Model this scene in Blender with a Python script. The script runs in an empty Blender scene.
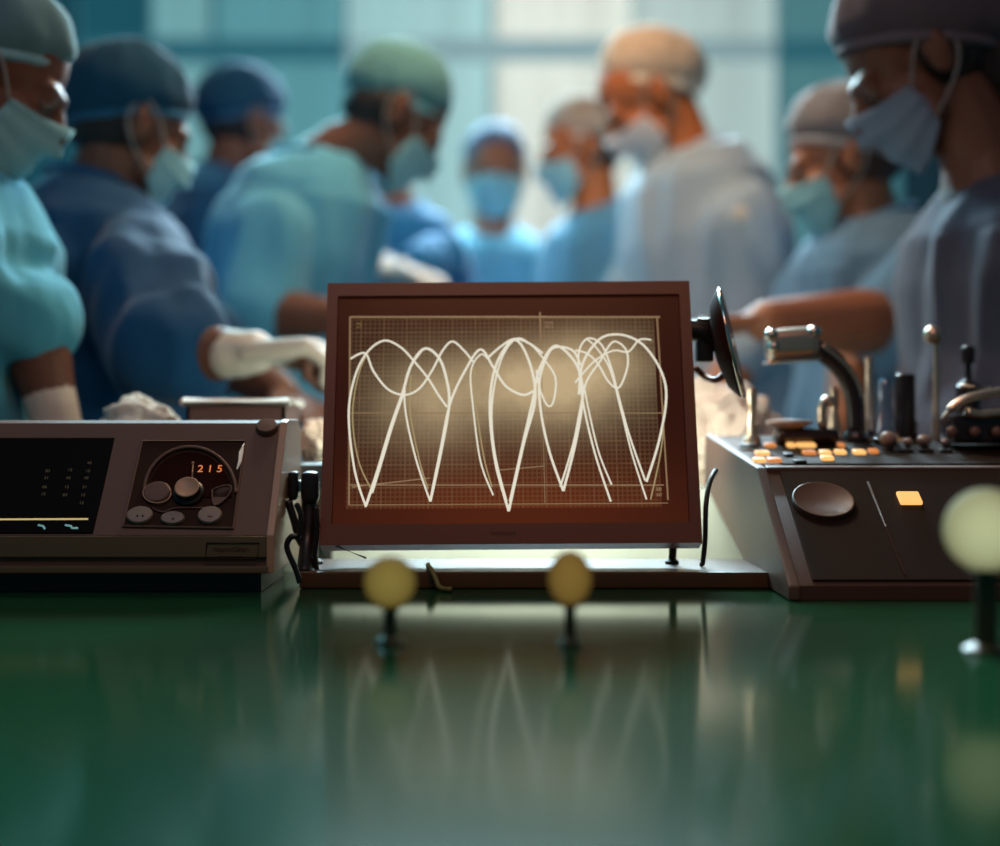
import bpy, bmesh, math, random
from mathutils import Vector, Matrix, noise, Quaternion
random.seed(7)
PI = math.pi
C = bpy.context.scene.collection
sc = bpy.context.scene

# ------------------------------------------------------------------ camera
CAMZ, F, CX, CY = 1.08, 1400.0, 500.0, 423.0
cam_d = bpy.data.cameras.new('camera')
cam_d.sensor_fit = 'HORIZONTAL'; cam_d.sensor_width = 36.0
cam_d.lens = F/1000*36.0
cam = bpy.data.objects.new('camera', cam_d); C.objects.link(cam)
cam.location = (0, 0, CAMZ); cam.rotation_euler = (PI/2, 0, 0)
cam_d.dof.use_dof = True; cam_d.dof.focus_distance = 1.52; cam_d.dof.aperture_fstop = 1.4
cam_d.clip_start = .02
sc.camera = cam
sc.view_settings.view_transform = 'Standard'
sc.view_settings.look = 'None'

def P(px, py, d):
    return Vector(((px-CX)/F*d, d, CAMZ-(py-CY)/F*d))

def lin(c):
    return tuple(((v/255)/12.92 if v/255 <= .04045 else ((v/255+.055)/1.055)**2.4) for v in c)

# ------------------------------------------------------------------ materials
def mat(name, col, rough=.5, metal=0., spec=.5, emit=None, estr=0., bump=0., bscale=200, stretch=(1,1,1), var=0., vscale=8, coat=0., transl=0., sheen=0.):
    m = bpy.data.materials.new(name); m.use_nodes = True
    nt = m.node_tree; n = nt.nodes; l = nt.links
    b = n['Principled BSDF']; out = n['Material Output']
    c = (*lin(col), 1)
    b.inputs['Base Color'].default_value = c
    b.inputs['Roughness'].default_value = rough
    b.inputs['Metallic'].default_value = metal
    b.inputs['Specular IOR Level'].default_value = spec
    b.inputs['Coat Weight'].default_value = coat
    if sheen: b.inputs['Sheen Weight'].default_value = sheen
    if emit:
        b.inputs['Emission Color'].default_value = (*lin(emit), 1); b.inputs['Emission Strength'].default_value = estr
    tc = n.new('ShaderNodeTexCoord'); mp = n.new('ShaderNodeMapping'); mp.inputs['Scale'].default_value = stretch
    l.new(tc.outputs['Object'], mp.inputs['Vector'])
    if var:
        nz = n.new('ShaderNodeTexNoise'); nz.inputs['Scale'].default_value = vscale; nz.inputs['Detail'].default_value = 4
        l.new(mp.outputs[0], nz.inputs['Vector'])
        mx = n.new('ShaderNodeMix'); mx.data_type = 'RGBA'
        mx.inputs['A'].default_value = (*[v*(1-var) for v in c[:3]], 1)
        mx.inputs['B'].default_value = (*[min(1, v*(1+var)) for v in c[:3]], 1)
        l.new(nz.outputs[0], mx.inputs['Factor']); l.new(mx.outputs['Result'], b.inputs['Base Color'])
    if bump:
        nz = n.new('ShaderNodeTexNoise'); nz.inputs['Scale'].default_value = bscale; nz.inputs['Detail'].default_value = 3
        l.new(mp.outputs[0], nz.inputs['Vector'])
        bp = n.new('ShaderNodeBump'); bp.inputs['Strength'].default_value = bump; bp.inputs['Distance'].default_value = .01
        l.new(nz.outputs[0], bp.inputs['Height']); l.new(bp.outputs[0], b.inputs['Normal'])
    if transl:
        tr = n.new('ShaderNodeBsdfTranslucent'); tr.inputs['Color'].default_value = c
        ms = n.new('ShaderNodeMixShader'); ms.inputs[0].default_value = transl
        l.new(b.outputs[0], ms.inputs[1]); l.new(tr.outputs[0], ms.inputs[2]); l.new(ms.outputs[0], out.inputs['Surface'])
    return m

def cloth(name, col, transl=0., var=.18):
    return mat(name, col, rough=.85, spec=.15, bump=.25, bscale=38, stretch=(1, 1, .35), var=var, vscale=5, transl=transl, sheen=.15)

# ------------------------------------------------------------------ mesh builders
def finish(bm, name, m, parent=None, smooth=True, base=None, auto=None):
    me = bpy.data.meshes.new(name)
    bmesh.ops.recalc_face_normals(bm, faces=bm.faces[:])
    if base is not None:
        bmesh.ops.translate(bm, verts=bm.verts[:], vec=-Vector(base))
    bm.to_mesh(me); bm.free()
    o = bpy.data.objects.new(name, me); C.objects.link(o)
    me.materials.append(m)
    if smooth:
        me.polygons.foreach_set('use_smooth', [True]*len(me.polygons))
        if auto:
            me.set_sharp_from_angle(angle=math.radians(auto))
            wn_ = o.modifiers.new('normals', 'WEIGHTED_NORMAL'); wn_.keep_sharp = True
    if parent: o.parent = parent
    return o

def tag(o, label=None, cat=None, group=None, kind=None):
    if label: o['label'] = label
    if cat: o['category'] = cat
    if group: o['group'] = group
    if kind: o['kind'] = kind
    return o

def thing(name, loc, label, cat, group=None):
    o = bpy.data.objects.new(name, None); C.objects.link(o); o.location = loc
    o.empty_display_size = .05
    return tag(o, label, cat, group)

def box(bm, lo, hi, bev=0., seg=2, M=None):
    r = bmesh.ops.create_cube(bm, size=1)
    vs = r['verts']
    lo = Vector(lo); hi = Vector(hi)
    for v in vs:
        v.co = Vector(((lo.x+hi.x)/2 + v.co.x*(hi.x-lo.x), (lo.y+hi.y)/2 + v.co.y*(hi.y-lo.y), (lo.z+hi.z)/2 + v.co.z*(hi.z-lo.z)))
    if bev:
        es = list({e for v in vs for e in v.link_edges})
        rb = bmesh.ops.bevel(bm, geom=es, offset=bev, segments=seg, affect='EDGES', profile=.5)
        vs = list({v for f in rb['faces'] for v in f.verts} | {v for v in vs if v.is_valid})
    if M is not None:
        seen = set(); stack = [v for v in vs if v.is_valid]
        bmesh.ops.transform(bm, matrix=M, verts=list(set(stack)))
    return bm

def prism(bm, poly, axis_fn, a, b, bev=0.):
    """poly: list of 2D points; axis_fn(u,v,t)->Vector ; extruded from a to b"""
    v0 = [bm.verts.new(axis_fn(u, v, a)) for u, v in poly]
    v1 = [bm.verts.new(axis_fn(u, v, b)) for u, v in poly]
    n = len(poly)
    fs = [bm.faces.new(v0), bm.faces.new(v1[::-1])]
    for i in range(n):
        fs.append(bm.faces.new((v0[i], v0[(i+1) % n], v1[(i+1) % n], v1[i])))
    if bev:
        es = list({e for f in fs for e in f.edges})
        bmesh.ops.bevel(bm, geom=es, offset=bev, segments=2, affect='EDGES', profile=.5)

def frame_of(d):
    d = d.normalized()
    up = Vector((0, 0, 1)) if abs(d.z) < .95 else Vector((0, 1, 0))
    x = d.cross(up).normalized(); y = x.cross(d).normalized()
    return x, y

def tube(bm, pts, r, seg=10, cap=True, flat=1., nrm=None):
    """swept tube; r a number or list; pts Vectors"""
    pts = [Vector(p) for p in pts]
    n = len(pts); rr = r if isinstance(r, (list, tuple)) else [r]*n
    rings = []; x = None
    for i, p in enumerate(pts):
        d = (pts[min(i+1, n-1)]-pts[max(i-1, 0)])
        if d.length < 1e-9: d = Vector((0, 0, 1))
        d.normalize()
        if nrm is not None:
            y = Vector(nrm); x = d.cross(y).normalized()
        elif x is None:
            x, y = frame_of(d)
        else:
            x = (x - d*x.dot(d)).normalized(); y = d.cross(x).normalized()
        rings.append([bm.verts.new(p + x*math.cos(2*PI*k/seg)*rr[i] + y*math.sin(2*PI*k/seg)*rr[i]*flat) for k in range(seg)])
    for i in range(n-1):
        for k in range(seg):
            bm.faces.new((rings[i][k], rings[i][(k+1) % seg], rings[i+1][(k+1) % seg], rings[i+1][k]))
    if cap:
        bm.faces.new(rings[0][::-1]); bm.faces.new(rings[-1])

def lathe(bm, prof, M=None, seg=24):
    """prof: (r, z) list, revolved about local z"""
    rings = []
    for r, z in prof:
        if r < 1e-6:
            rings.append([bm.verts.new((0, 0, z))])
        else:
            rings.append([bm.verts.new((r*math.cos(2*PI*k/seg), r*math.sin(2*PI*k/seg), z)) for k in range(seg)])
    for a, b in zip(rings, rings[1:]):
        for k in range(seg):
            q = [a[k % len(a)], a[(k+1) % len(a)], b[(k+1) % len(b)], b[k % len(b)]]
            u = []
            for v in q:
                if v not in u: u.append(v)
            if len(u) > 2: bm.faces.new(u)
    for rg, rev in ((rings[0], True), (rings[-1], False)):
        if len(rg) > 2: bm.faces.new(rg[::-1] if rev else rg)
    if M is not None:
        bmesh.ops.transform(bm, matrix=M, verts=[v for rg in rings for v in rg])

def ell(bm, c, r, M=None, seg=20):
    """ellipsoid; M rotation matrix 3x3/4x4 applied about c"""
    res = bmesh.ops.create_uvsphere(bm, u_segments=seg, v_segments=seg*2//3, radius=1)
    R = M.to_3x3() if M is not None else Matrix.Identity(3)
    c = Vector(c)
    for v in res['verts']:
        v.co = c + R @ Vector((v.co.x*r[0], v.co.y*r[1], v.co.z*r[2]))
    return res['verts']

def capsule(bm, a, b, ra, rb, seg=14):
    a = Vector(a); b = Vector(b); d = b-a; L = max(d.length, 1e-5)
    pts = []; rad = []
    u = d/L
    for k in range(6):
        t = PI/2*(1-k/5); pts.append(a-u*ra*math.sin(t)); rad.append(max(ra*math.cos(t), 1e-4))
    for k in range(1, 5):
        s = k/5; pts.append(a+d*s); rad.append(ra+(rb-ra)*s)
    for k in range(6):
        t = PI/2*k/5; pts.append(b+u*rb*math.sin(t)); rad.append(max(rb*math.cos(t), 1e-4))
    tube(bm, pts, rad, seg)

def catmull(pts, n=8):
    pts = [Vector(p) for p in pts]; out = []
    for i in range(len(pts)-1):
        p0 = pts[max(i-1, 0)]; p1 = pts[i]; p2 = pts[i+1]; p3 = pts[min(i+2, len(pts)-1)]
        for k in range(n):
            t = k/n
            out.append(.5*((2*p1)+(p2-p0)*t+(2*p0-5*p1+4*p2-p3)*t*t+(3*p1-p0-3*p2+p3)*t*t*t))
    out.append(pts[-1]); return out

def remeshed(bm, name, m, voxel, iters, parent=None, base=None, disp=None):
    me = bpy.data.meshes.new('tmp'); bmesh.ops.recalc_face_normals(bm, faces=bm.faces[:])
    bm.to_mesh(me); bm.free()
    o = bpy.data.objects.new('tmp', me); C.objects.link(o)
    md = o.modifiers.new('r', 'REMESH'); md.mode = 'VOXEL'; md.voxel_size = voxel; md.adaptivity = 0
    if iters:
        s = o.modifiers.new('s', 'SMOOTH'); s.factor = .5; s.iterations = iters
    dg = bpy.context.evaluated_depsgraph_get(); dg.update()
    ev = o.evaluated_get(dg)
    nm = bpy.data.meshes.new_from_object(ev, depsgraph=dg)
    bpy.data.objects.remove(o); bpy.data.meshes.remove(me)
    nm.name = name
    if disp:
        cos = [v.co.copy() for v in nm.vertices]; nr = [v.normal.copy() for v in nm.vertices]
        for i, v in enumerate(nm.vertices): v.co = disp(cos[i], nr[i])
    if base is not None:
        b = Vector(base)
        for v in nm.vertices: v.co -= b
    nm.materials.clear(); nm.materials.append(m)
    nm.polygons.foreach_set('use_smooth', [True]*len(nm.polygons))
    r = bpy.data.objects.new(name, nm); C.objects.link(r)
    if parent: r.parent = parent
    return r

def text_obj(name, body, size, M, m, parent, extr=.0002, align='CENTER', kind=None):
    cu = bpy.data.curves.new('t', 'FONT'); cu.body = body; cu.size = size; cu.extrude = extr
    cu.align_x = align; cu.align_y = 'CENTER'
    o = bpy.data.objects.new('t', cu); C.objects.link(o)
    dg = bpy.context.evaluated_depsgraph_get(); dg.update()
    me = bpy.data.meshes.new_from_object(o.evaluated_get(dg), depsgraph=dg)
    bpy.data.objects.remove(o)
    me.transform(M); me.materials.clear(); me.materials.append(m); me.name = name
    r = bpy.data.objects.new(name, me); C.objects.link(r); r.parent = parent
    return r

# ------------------------------------------------------------------ shared materials
M_ = {}
M_['wall'] = mat('wall_paint', (92, 128, 134), .8, var=.12, vscale=2)
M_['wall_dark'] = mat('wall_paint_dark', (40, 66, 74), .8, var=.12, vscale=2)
M_['floor'] = mat('floor_vinyl', (70, 90, 95), .35, var=.2, vscale=6)
M_['ceil'] = mat('ceiling_paint', (110, 130, 132), .9, var=.05)
M_['mull'] = mat('window_metal', (62, 122, 132), .5, var=.1, emit=(50, 104, 114), estr=.6)  # window brightness put into the bars as a faint glow
M_['mull_pale'] = mat('window_metal_pale', (196, 206, 202), .5, var=.05, emit=(128, 146, 146), estr=.75)  # paler, stronger glow painted on the bars of the bright bays
M_['skin_dark'] = mat('skin_dark', (104, 66, 48), .55, var=.15, vscale=14, bump=.08, bscale=160)
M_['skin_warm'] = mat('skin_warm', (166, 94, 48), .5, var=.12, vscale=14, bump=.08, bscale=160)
M_['skin_tan'] = mat('skin_tan', (150, 92, 62), .5, var=.12, vscale=14, bump=.08, bscale=160)
M_['skin_pale'] = mat('skin_pale', (214, 186, 164), .5, var=.1, vscale=14, bump=.08, bscale=160)
M_['hair'] = mat('hair', (22, 16, 14), .5, bump=.5, bscale=90, stretch=(6, 6, 1), var=.3, vscale=30)
M_['hair_brown'] = mat('hair_brown', (62, 32, 20), .5, bump=.5, bscale=90, stretch=(6, 6, 1), var=.3, vscale=30)
M_['eye'] = mat('eye_white', (112, 92, 82), .6, var=.05)
M_['iris'] = mat('iris', (30, 20, 16), .15, var=.3, vscale=200)
M_['mask'] = mat('mask_fabric', (150, 205, 212), .85, bump=.15, bscale=120, var=.06, transl=.25)
M_['mask_white'] = mat('mask_fabric_white', (236, 240, 242), .85, bump=.15, bscale=120, var=.06, transl=.5)
M_['mask_grey'] = mat('mask_fabric_blue_grey', (130, 150, 172), .85, bump=.15, bscale=120, var=.06, transl=.2)
M_['loop'] = mat('ear_loop', (150, 150, 146), .8, var=.05)
M_['trouser'] = cloth('trouser_cloth', (40, 84, 112))
M_['shoe'] = mat('clog_rubber', (50, 58, 64), .5, var=.1)
M_['glove'] = mat('glove_latex', (206, 196, 180), .45, var=.06)

# ------------------------------------------------------------------ person
def ring_loft(bm, secs, seg=28):
    rings = []
    for c, x, y, a, b in secs:
        rg = []
        for k in range(seg):
            t = 2*PI*k/seg; ct, st = math.cos(t), math.sin(t)
            e = .82
            rg.append(bm.verts.new(c + x*a*math.copysign(abs(ct)**e, ct) + y*b*math.copysign(abs(st)**e, st)))
        rings.append(rg)
    for A, B in zip(rings, rings[1:]):
        for k in range(seg):
            bm.faces.new((A[k], A[(k+1) % seg], B[(k+1) % seg], B[k]))
    bm.faces.new(rings[0][::-1]); bm.faces.new(rings[-1])

def add_hand(bm, wrist, d, up, curl=.5, s=1., thumb_side=1):
    """palm + five fingers. d: direction out of the forearm, up: back of hand normal"""
    d = d.normalized(); up = (up - d*up.dot(d)).normalized(); side = d.cross(up).normalized()*thumb_side
    lens = [(.040, .024, .020), (.046, .028, .021), (.043, .026, .020), (.033, .020, .018)]
    capsule(bm, wrist-d*.02, wrist+d*.02, .027*s, .026*s)
    for k in range(4):
        off = (1.5-k)*.0215*s
        root = wrist + side*off*.62 + d*.012*s
        kn = wrist + side*off + d*(.088-.004*abs(k-1))*s - up*.002
        capsule(bm, root, kn, .0135*s, .0115*s, 10)
        p = kn; dd = d.copy(); rad = .0098*s
        fan = side*(1.5-k)*.05
        for j in range(3):
            ang = curl*(.55 if j == 0 else .85)
            dd = (Quaternion(side*thumb_side*-1 if False else side, 0) @ dd)
            dd = (dd*math.cos(ang) - up*math.sin(ang)).normalized() if j == 0 else (Matrix.Rotation(ang, 3, dd.cross(-up + dd*up.dot(dd)).normalized() if dd.cross(-up).length > 1e-3 else side) @ dd)
            q = p + (dd+fan*(.6 if j == 0 else 0)).normalized()*lens[k][j]*s
            capsule(bm, p, q, rad, rad*.88, 10); p = q; rad *= .9
    t0 = wrist + side*.024*s + d*.02*s
    td = (side*.75 + d*.75 - up*.25).normalized()
    t1 = t0 + td*.042*s; t2 = t1 + (td*.5 + d*.8 - up*.25*curl).normalized()*.032*s; t3 = t2 + (d - up*.5*curl - side*.15).normalized()*.024*s
    capsule(bm, t0, t1, .0145*s, .0115*s, 10); capsule(bm, t1, t2, .0112*s, .0098*s, 10); capsule(bm, t2, t3, .0096*s, .0078*s, 10)

def person(label, d, head, neck, pelvis, yaw, hyaw, hpitch, hroll=0., skin='skin_dark', gown=(70, 130, 160), cap=(90, 140, 150),
           maskm='mask', arms=None, arm_r=1., cap_s=1., cap_puff=1., hair=None, sleeve=(1.0,), sh=.19, trunk=1., gown_var=.18,
           glove=(), glove_len=.06, cap_tr=.3, band=True, headsc=1., group=None, hairlong=False, cap_tilt=0., glare_spot=None, seed=0):
    H = P(*head, d) if len(head) == 2 else P(*head)
    N = P(*neck, d) if len(neck) == 2 else P(*neck)
    PV = P(pelvis[0], 500, d if len(pelvis) < 2 else pelvis[1]); PV.z = .95
    ya = math.radians(yaw)
    Fd = Vector((math.sin(ya), -math.cos(ya), 0)); Rt = Vector((Fd.y, -Fd.x, 0))   # Rt: the figure's right-hand side
    base = Vector((PV.x, PV.y, 0))
    R = Matrix.Rotation(math.radians(hyaw), 3, 'Z') @ Matrix.Rotation(math.radians(hpitch), 3, 'X') @ Matrix.Rotation(math.radians(hroll), 3, 'Y')
    S = headsc
    def h(x, y, z): return H + R @ (Vector((x, y, z))*S)
    R4 = R
    spine = catmull([PV, PV.lerp(N, .45) - Fd*.03 + Vector((0, 0, .03)), N - Vector((0, 0, .07)) - Fd*.012, N], 8)
    chest = PV.lerp(N, .80) - Fd*.015
    shp = {s: N.lerp(PV, .28) + Rt*sh*s - Fd*.01 for s in (1, -1)}
    # ---- body: one continuous surface
    bm = bmesh.new()
    ell(bm, h(0, .016, .035), (.075*S, .094*S, .083*S), R4)
    ell(bm, h(0, -.022, -.035), (.058*S, .066*S, .076*S), R4)
    ell(bm, h(0, -.058, -.094), (.026*S, .024*S, .02*S), R4)
    capsule(bm, h(-.045, -.03, -.07), h(0, -.06, -.092), .022*S, .02*S); capsule(bm, h(.045, -.03, -.07), h(0, -.06, -.092), .022*S, .02*S)
    capsule(bm, h(0, -.082, .012), h(0, -.108, -.03), .009*S, .0125*S)
    ell(bm, h(.011, -.097, -.034), (.009*S, .011*S, .008*S), R4); ell(bm, h(-.011, -.097, -.034), (.009*S, .011*S, .008*S), R4)
    capsule(bm, h(-.04, -.072, .021), h(0, -.083, .018), .010*S, .011*S); capsule(bm, h(.04, -.072, .021), h(0, -.083, .018), .010*S, .011*S)
    for s in (1, -1):
        ell(bm, h(.034*s, -.056, -.03), (.022*S, .022*S, .024*S), R4)
        ell(bm, h(.031*s, -.0725, .005), (.0155*S, .0135*S, .0105*S), R4)
        ell(bm, h(.079*s, .012, -.012), (.010*S, .019*S, .032*S), R4)
        ell(bm, h(.086*s, .02, .0), (.008*S, .010*S, .024*S), R4)
    ell(bm, h(0, -.084, -.058), (.023*S, .011*S, .007*S), R4); ell(bm, h(0, -.08, -.068), (.02*S, .011*S, .007*S), R4)
    nk = h(0, .022, -.06)
    capsule(bm, nk, N + Vector((0, 0, -.02)), .056*S, .064)
    capsule(bm, nk.lerp(N, .6), N.lerp(PV, .2), .056, .1)
    capsule(bm, N.lerp(PV, .2), PV, .105, .115)
    for s in (1, -1):
        capsule(bm, N.lerp(PV, .1), shp[s], .06, .058)
        capsule(bm, PV, PV + Rt*.085*s - Vector((0, 0, .05)), .11, .09)
        hip = PV + Rt*.09*s - Vector((0, 0, .03)); knee = Vector((hip.x, hip.y, .49)) + Fd*.03; ank = Vector((hip.x, hip.y, .09)) - Fd*.01
        capsule(bm, hip, knee, .085, .055); capsule(bm, knee, ank, .056, .036); capsule(bm, ank, Vector((ank.x, ank.y, .045)) + Fd*.13, .036, .028)
    arms = arms or {}
    armpts = {}
    for s in (1, -1):
        a = arms.get(s)
        if a is None:
            E = shp[s] + Rt*.06*s - Vector((0, 0, .27)) + Fd*.06; W = E + Fd*.22 - Rt*.12*s - Vector((0, 0, .05))
        else:
            E, W = a[0], a[1]
        armpts[s] = (shp[s], E, W)
        capsule(bm, shp[s], E, .052*arm_r, .042*arm_r); capsule(bm, E, E.lerp(W, .35), .043*arm_r, .044*arm_r); capsule(bm, E.lerp(W, .35), W, .044*arm_r, .028*arm_r)
        hd = (a[2] if a and len(a) > 2 else (W-E)).normalized()
        add_hand(bm, W, hd, Vector((0, 0, 1)) if abs(hd.z) < .8 else -Rt*s, curl=(a[3] if a and len(a) > 3 else .55), s=1., thumb_side=-s)
    body = remeshed(bm, 'person', M_[skin], .0052, 3, None, base)
    body.location = base
    tag(body, label, 'person', group)
    # ---- eyes
    for s in (1, -1):
        bm = bmesh.new(); ell(bm, h(.031*s, -.0725, -.001), (.0125*S, .0115*S, .0095*S), R4, 14)
        e = finish(bm, 'eye', M_['eye'], body, base=base)
        bm = bmesh.new(); ell(bm, h(.031*s, -.0832, -.004), (.0055*S, .0022*S, .0045*S), R4, 12)
        finish(bm, 'iris', M_['iris'], e, base=base)
    # ---- gown
    bm = bmesh.new()
    secs = []; n = len(spine)
    hemc = Vector((PV.x, PV.y, .42))
    for t, a, b in ((0, .205, .18), (.5, .2, .17), (1, .185, .155)):
        secs.append((hemc.lerp(PV, t*.9), Rt, Fd, a*trunk, b*trunk))
    keys = [(0, .19, .155), (.3, .178, .14), (.5, .19, .145), (.68, .175, .135), (.82, .14, .108), (.92, .104, .088), (1, .082, .078)]
    for t, a, b in keys:
        i = min(int(t*(n-1)), n-1); c = spine[i]
        tg = (spine[min(i+1, n-1)]-spine[max(i-1, 0)]).normalized()
        y = tg.cross(Rt).normalized()*-1
        if y.dot(Fd) < 0: y = -y
        f = trunk if t < .6 else (1+trunk)/2 if t < .75 else 1
        secs.append((c, Rt, y, a*f, b*f))
    ring_loft(bm, secs)
    cov = sleeve[0]
    for s in (1, -1):
        A, E, W = armpts[s]
        capsule(bm, N.lerp(PV, .16) + Rt*.045*s, A, .074, .070); capsule(bm, A, A.lerp(E, .5), .072*arm_r, .07*arm_r)
        capsule(bm, A.lerp(E, .5), A.lerp(E, min(cov, 1)), .07*arm_r, .072*arm_r)
        if cov > 1: capsule(bm, E, E.lerp(W, cov-1), .072*arm_r, .056*arm_r)
    sd = Vector((seed*3.1, seed*1.7, seed*.6))
    axis = (N-PV).normalized()
    def fold(p, nr):
        q = p - axis*(p.dot(axis))*.82
        v = noise.noise(q*11+sd)*.5 + noise.noise(q*22+sd)*.28
        rdg = 1-abs(noise.noise(q*8.5+sd*2))*2
        w = .35 if p.z > N.z-.1 else 1
        return p + nr*max(-.004, (v*.032 + rdg*.020 - .006)*w)
    g = remeshed(bm, 'gown', cloth('gown_cloth', gown, var=gown_var), .0095, 4, body, base, fold)
    # collar binding
    cp = []
    tg = (spine[-1]-spine[-4]).normalized(); yy = tg.cross(Rt).normalized()
    if yy.dot(Fd) < 0: yy = -yy
    for k in range(25):
        t = 2*PI*k/24; cp.append(N + tg*.004 + Rt*.086*math.cos(t) + yy*.088*math.sin(t) - tg*.02*max(0, math.sin(t)))
    bm = bmesh.new(); tube(bm, cp, .0075, 8)
    finish(bm, 'collar', cloth('collar_cloth', tuple(min(255, int(v*1.15)+8) for v in gown)), g, base=base)
    # ---- trousers and clogs
    bm = bmesh.new()
    for s in (1, -1):
        hip = PV + Rt*.09*s - Vector((0, 0, .1)); knee = Vector((hip.x, hip.y, .49)) + Fd*.025; ank = Vector((hip.x, hip.y, .1)) - Fd*.01
        capsule(bm, hip, knee, .11, .085); capsule(bm, knee, ank, .085, .072)
    remeshed(bm, 'trousers', M_['trouser'], .014, 2, body, base)
    for s in (1, -1):
        bm = bmesh.new(); f0 = PV + Rt*.09*s; f0.z = 0
        tip = f0 + Fd*.14
        capsule(bm, Vector((f0.x, f0.y, .045)) - Fd*.05, Vector((tip.x, tip.y, .042)), .043, .042)
        box(bm, (-.04, -.19, 0), (.04, .08, .02), .006, M=Matrix.Translation(f0) @ Matrix.Rotation(ya, 4, 'Z'))
        finish(bm, 'clog', M_['shoe'], body, base=base)
    # ---- cap
    bm = bmesh.new()
    NU, NV = 56, 20
    rings = []
    rx, ry, rz = .087*cap_s, .108*cap_s, .09*cap_s*cap_puff
    zc = .048
    Rt_cap = R @ Matrix.Rotation(math.radians(28+cap_tilt), 3, 'X').inverted()
    def caph(v): return H + R @ (Vector((0, .014, 0))*S) + Rt_cap @ (v*S)
    for j in range(NV+1):
        ph = PI/2 - (PI/2+.42)*j/NV
        rg = []
        for k in range(NU):
            th = 2*PI*k/NU
            v = Vector((math.cos(th)*math.cos(ph)*rx, math.sin(th)*math.cos(ph)*ry, math.sin(ph)*rz + zc))
            q = v*24 + sd
            f = 1 + .035*noise.noise(q) + .05*(noise.noise(Vector((math.cos(th)*5, math.sin(th)*5, ph*1.2))+sd))*min(1, j/6)
            if j > NV-3: f *= 1-.028*(j-NV+3)
            v = Vector((v.x*f, v.y*f, zc+(v.z-zc)*f))
            rg.append(bm.verts.new(caph(v)))
            if j == 0: break
        rings.append(rg)
    for A, B in zip(rings, rings[1:]):
        for k in range(NU):
            if len(A) == 1: bm.faces.new((A[0], B[k], B[(k+1) % NU]))
            else: bm.faces.new((A[k], B[k], B[(k+1) % NU], A[(k+1) % NU]))
    rim = [v.co.copy() for v in rings[-1]]
    cp_o = finish(bm, 'surgical_cap', cloth('cap_cloth', cap, transl=cap_tr, var=.12), body, base=base)
    so = cp_o.modifiers.new('thick', 'SOLIDIFY'); so.thickness = .002
    if band:
        bm = bmesh.new(); tube(bm, rim + [rim[0]], .0075*S, 8, cap=False, nrm=None)
        finish(bm, 'cap_band', cloth('cap_band_cloth', tuple(min(255, int(v*1.2)+6) for v in cap), transl=.2), cp_o, base=base)
    # ---- hair below the cap at the nape
    if hair:
        bm = bmesh.new()
        ell(bm, h(0, .04, -.018), (.074*S, .076*S, .062*S), R4)
        for s in (1, -1): ell(bm, h(.066*s, .03, -.0), (.02*S, .04*S, .045*S), R4)
        if hairlong:
            capsule(bm, h(0, .085, -.03), h(0, .10, -.15), .058*S, .045*S); capsule(bm, h(0, .10, -.13), h(0, .085, -.24), .05*S, .03*S)
        remeshed(bm, 'hair', M_[hair], .006, 2, body, base, lambda p, nr: p + nr*.004*noise.noise(Vector((p.x*60, p.y*60, p.z*12))))
    # ---- mask
    bm = bmesh.new(); NUm, NVm = 24, 14; grid = []
    for j in range(NVm+1):
        v = j/NVm; row = []
        z = -.02 - .112*v
        bul = math.sin(PI*min(1, v*.95+.05))
        for k in range(NUm+1):
            u = -1+2*k/NUm
            th = u*1.18*(1-.10*abs(v-.45)*2)
            rx_ = .080 - .012*v; ry_ = .103 + .010*bul - .018*v*v
            if v < .3: ry_ += .022*(1-abs(u)*1.6)*max(0, (1-abs(u)*1.6)) * (1 if abs(u) < .62 else 0)
            pl = .0025*math.cos(v*PI*6)*(1-.3*abs(u))
            y = -math.cos(th)*(ry_+pl) + .008
            x = math.sin(th)*(rx_+.004+pl)
            zz = z*(1-.42*abs(u)**2) - .012*abs(u)**2 + (.012*(1-abs(u)*2) if (v < .05 and abs(u) < .5) else 0)
            row.append(bm.verts.new(h(x, y, zz)))
        grid.append(row)
    for j in range(NVm):
        for k in range(NUm):
            bm.faces.new((grid[j][k], grid[j][k+1], grid[j+1][k+1], grid[j+1][k]))
    cor = {1: (grid[1][NUm].co.copy(), grid[NVm-2][NUm].co.copy()), -1: (grid[1][0].co.copy(), grid[NVm-2][0].co.copy())}
    mk = finish(bm, 'face_mask', M_[maskm], body, base=base)
    so = mk.modifiers.new('thick', 'SOLIDIFY'); so.thickness = .0025
    for s in (1, -1):
        bm = bmesh.new()
        tube(bm, catmull([cor[s][0], h(.084*s, -.012, .01), h(.088*s, .02, .028), h(.088*s, .04, .0), h(.084*s, .022, -.042), cor[s][1]], 6), .0019, 6)
        finish(bm, 'ear_loop', M_['loop'], mk, base=base)
    if glare_spot:
        bm = bmesh.new(); q = P(*glare_spot); lathe(bm, [(0, .004), (.014, .004), (.0165, .002), (.0165, -.03), (0, -.03)], Matrix.Translation(q) @ Matrix.Rotation(PI/2, 4, 'X'), 20)
        finish(bm, 'sleeve_badge', M_['glove'], body, base=base, auto=40)  # white disc standing in for a bright glare spot on the sleeve
    if glove:
        for s in glove:
            A, E, W = armpts[s]; a = arms.get(s)
            bm = bmesh.new(); hd = (a[2] if a and len(a) > 2 else (W-E)).normalized()
            add_hand(bm, W, hd, Vector((0, 0, 1)) if abs(hd.z) < .8 else -Rt*s, curl=(a[3] if a and len(a) > 3 else .55), s=1.28, thumb_side=-s)
            capsule(bm, W, W+(E-W).normalized()*glove_len, .034*min(arm_r, 1.05), .034*arm_r+.05*glove_len)
            remeshed(bm, 'glove', M_['glove'], .0045, 1, body, base)
    return body

V = Vector
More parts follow.
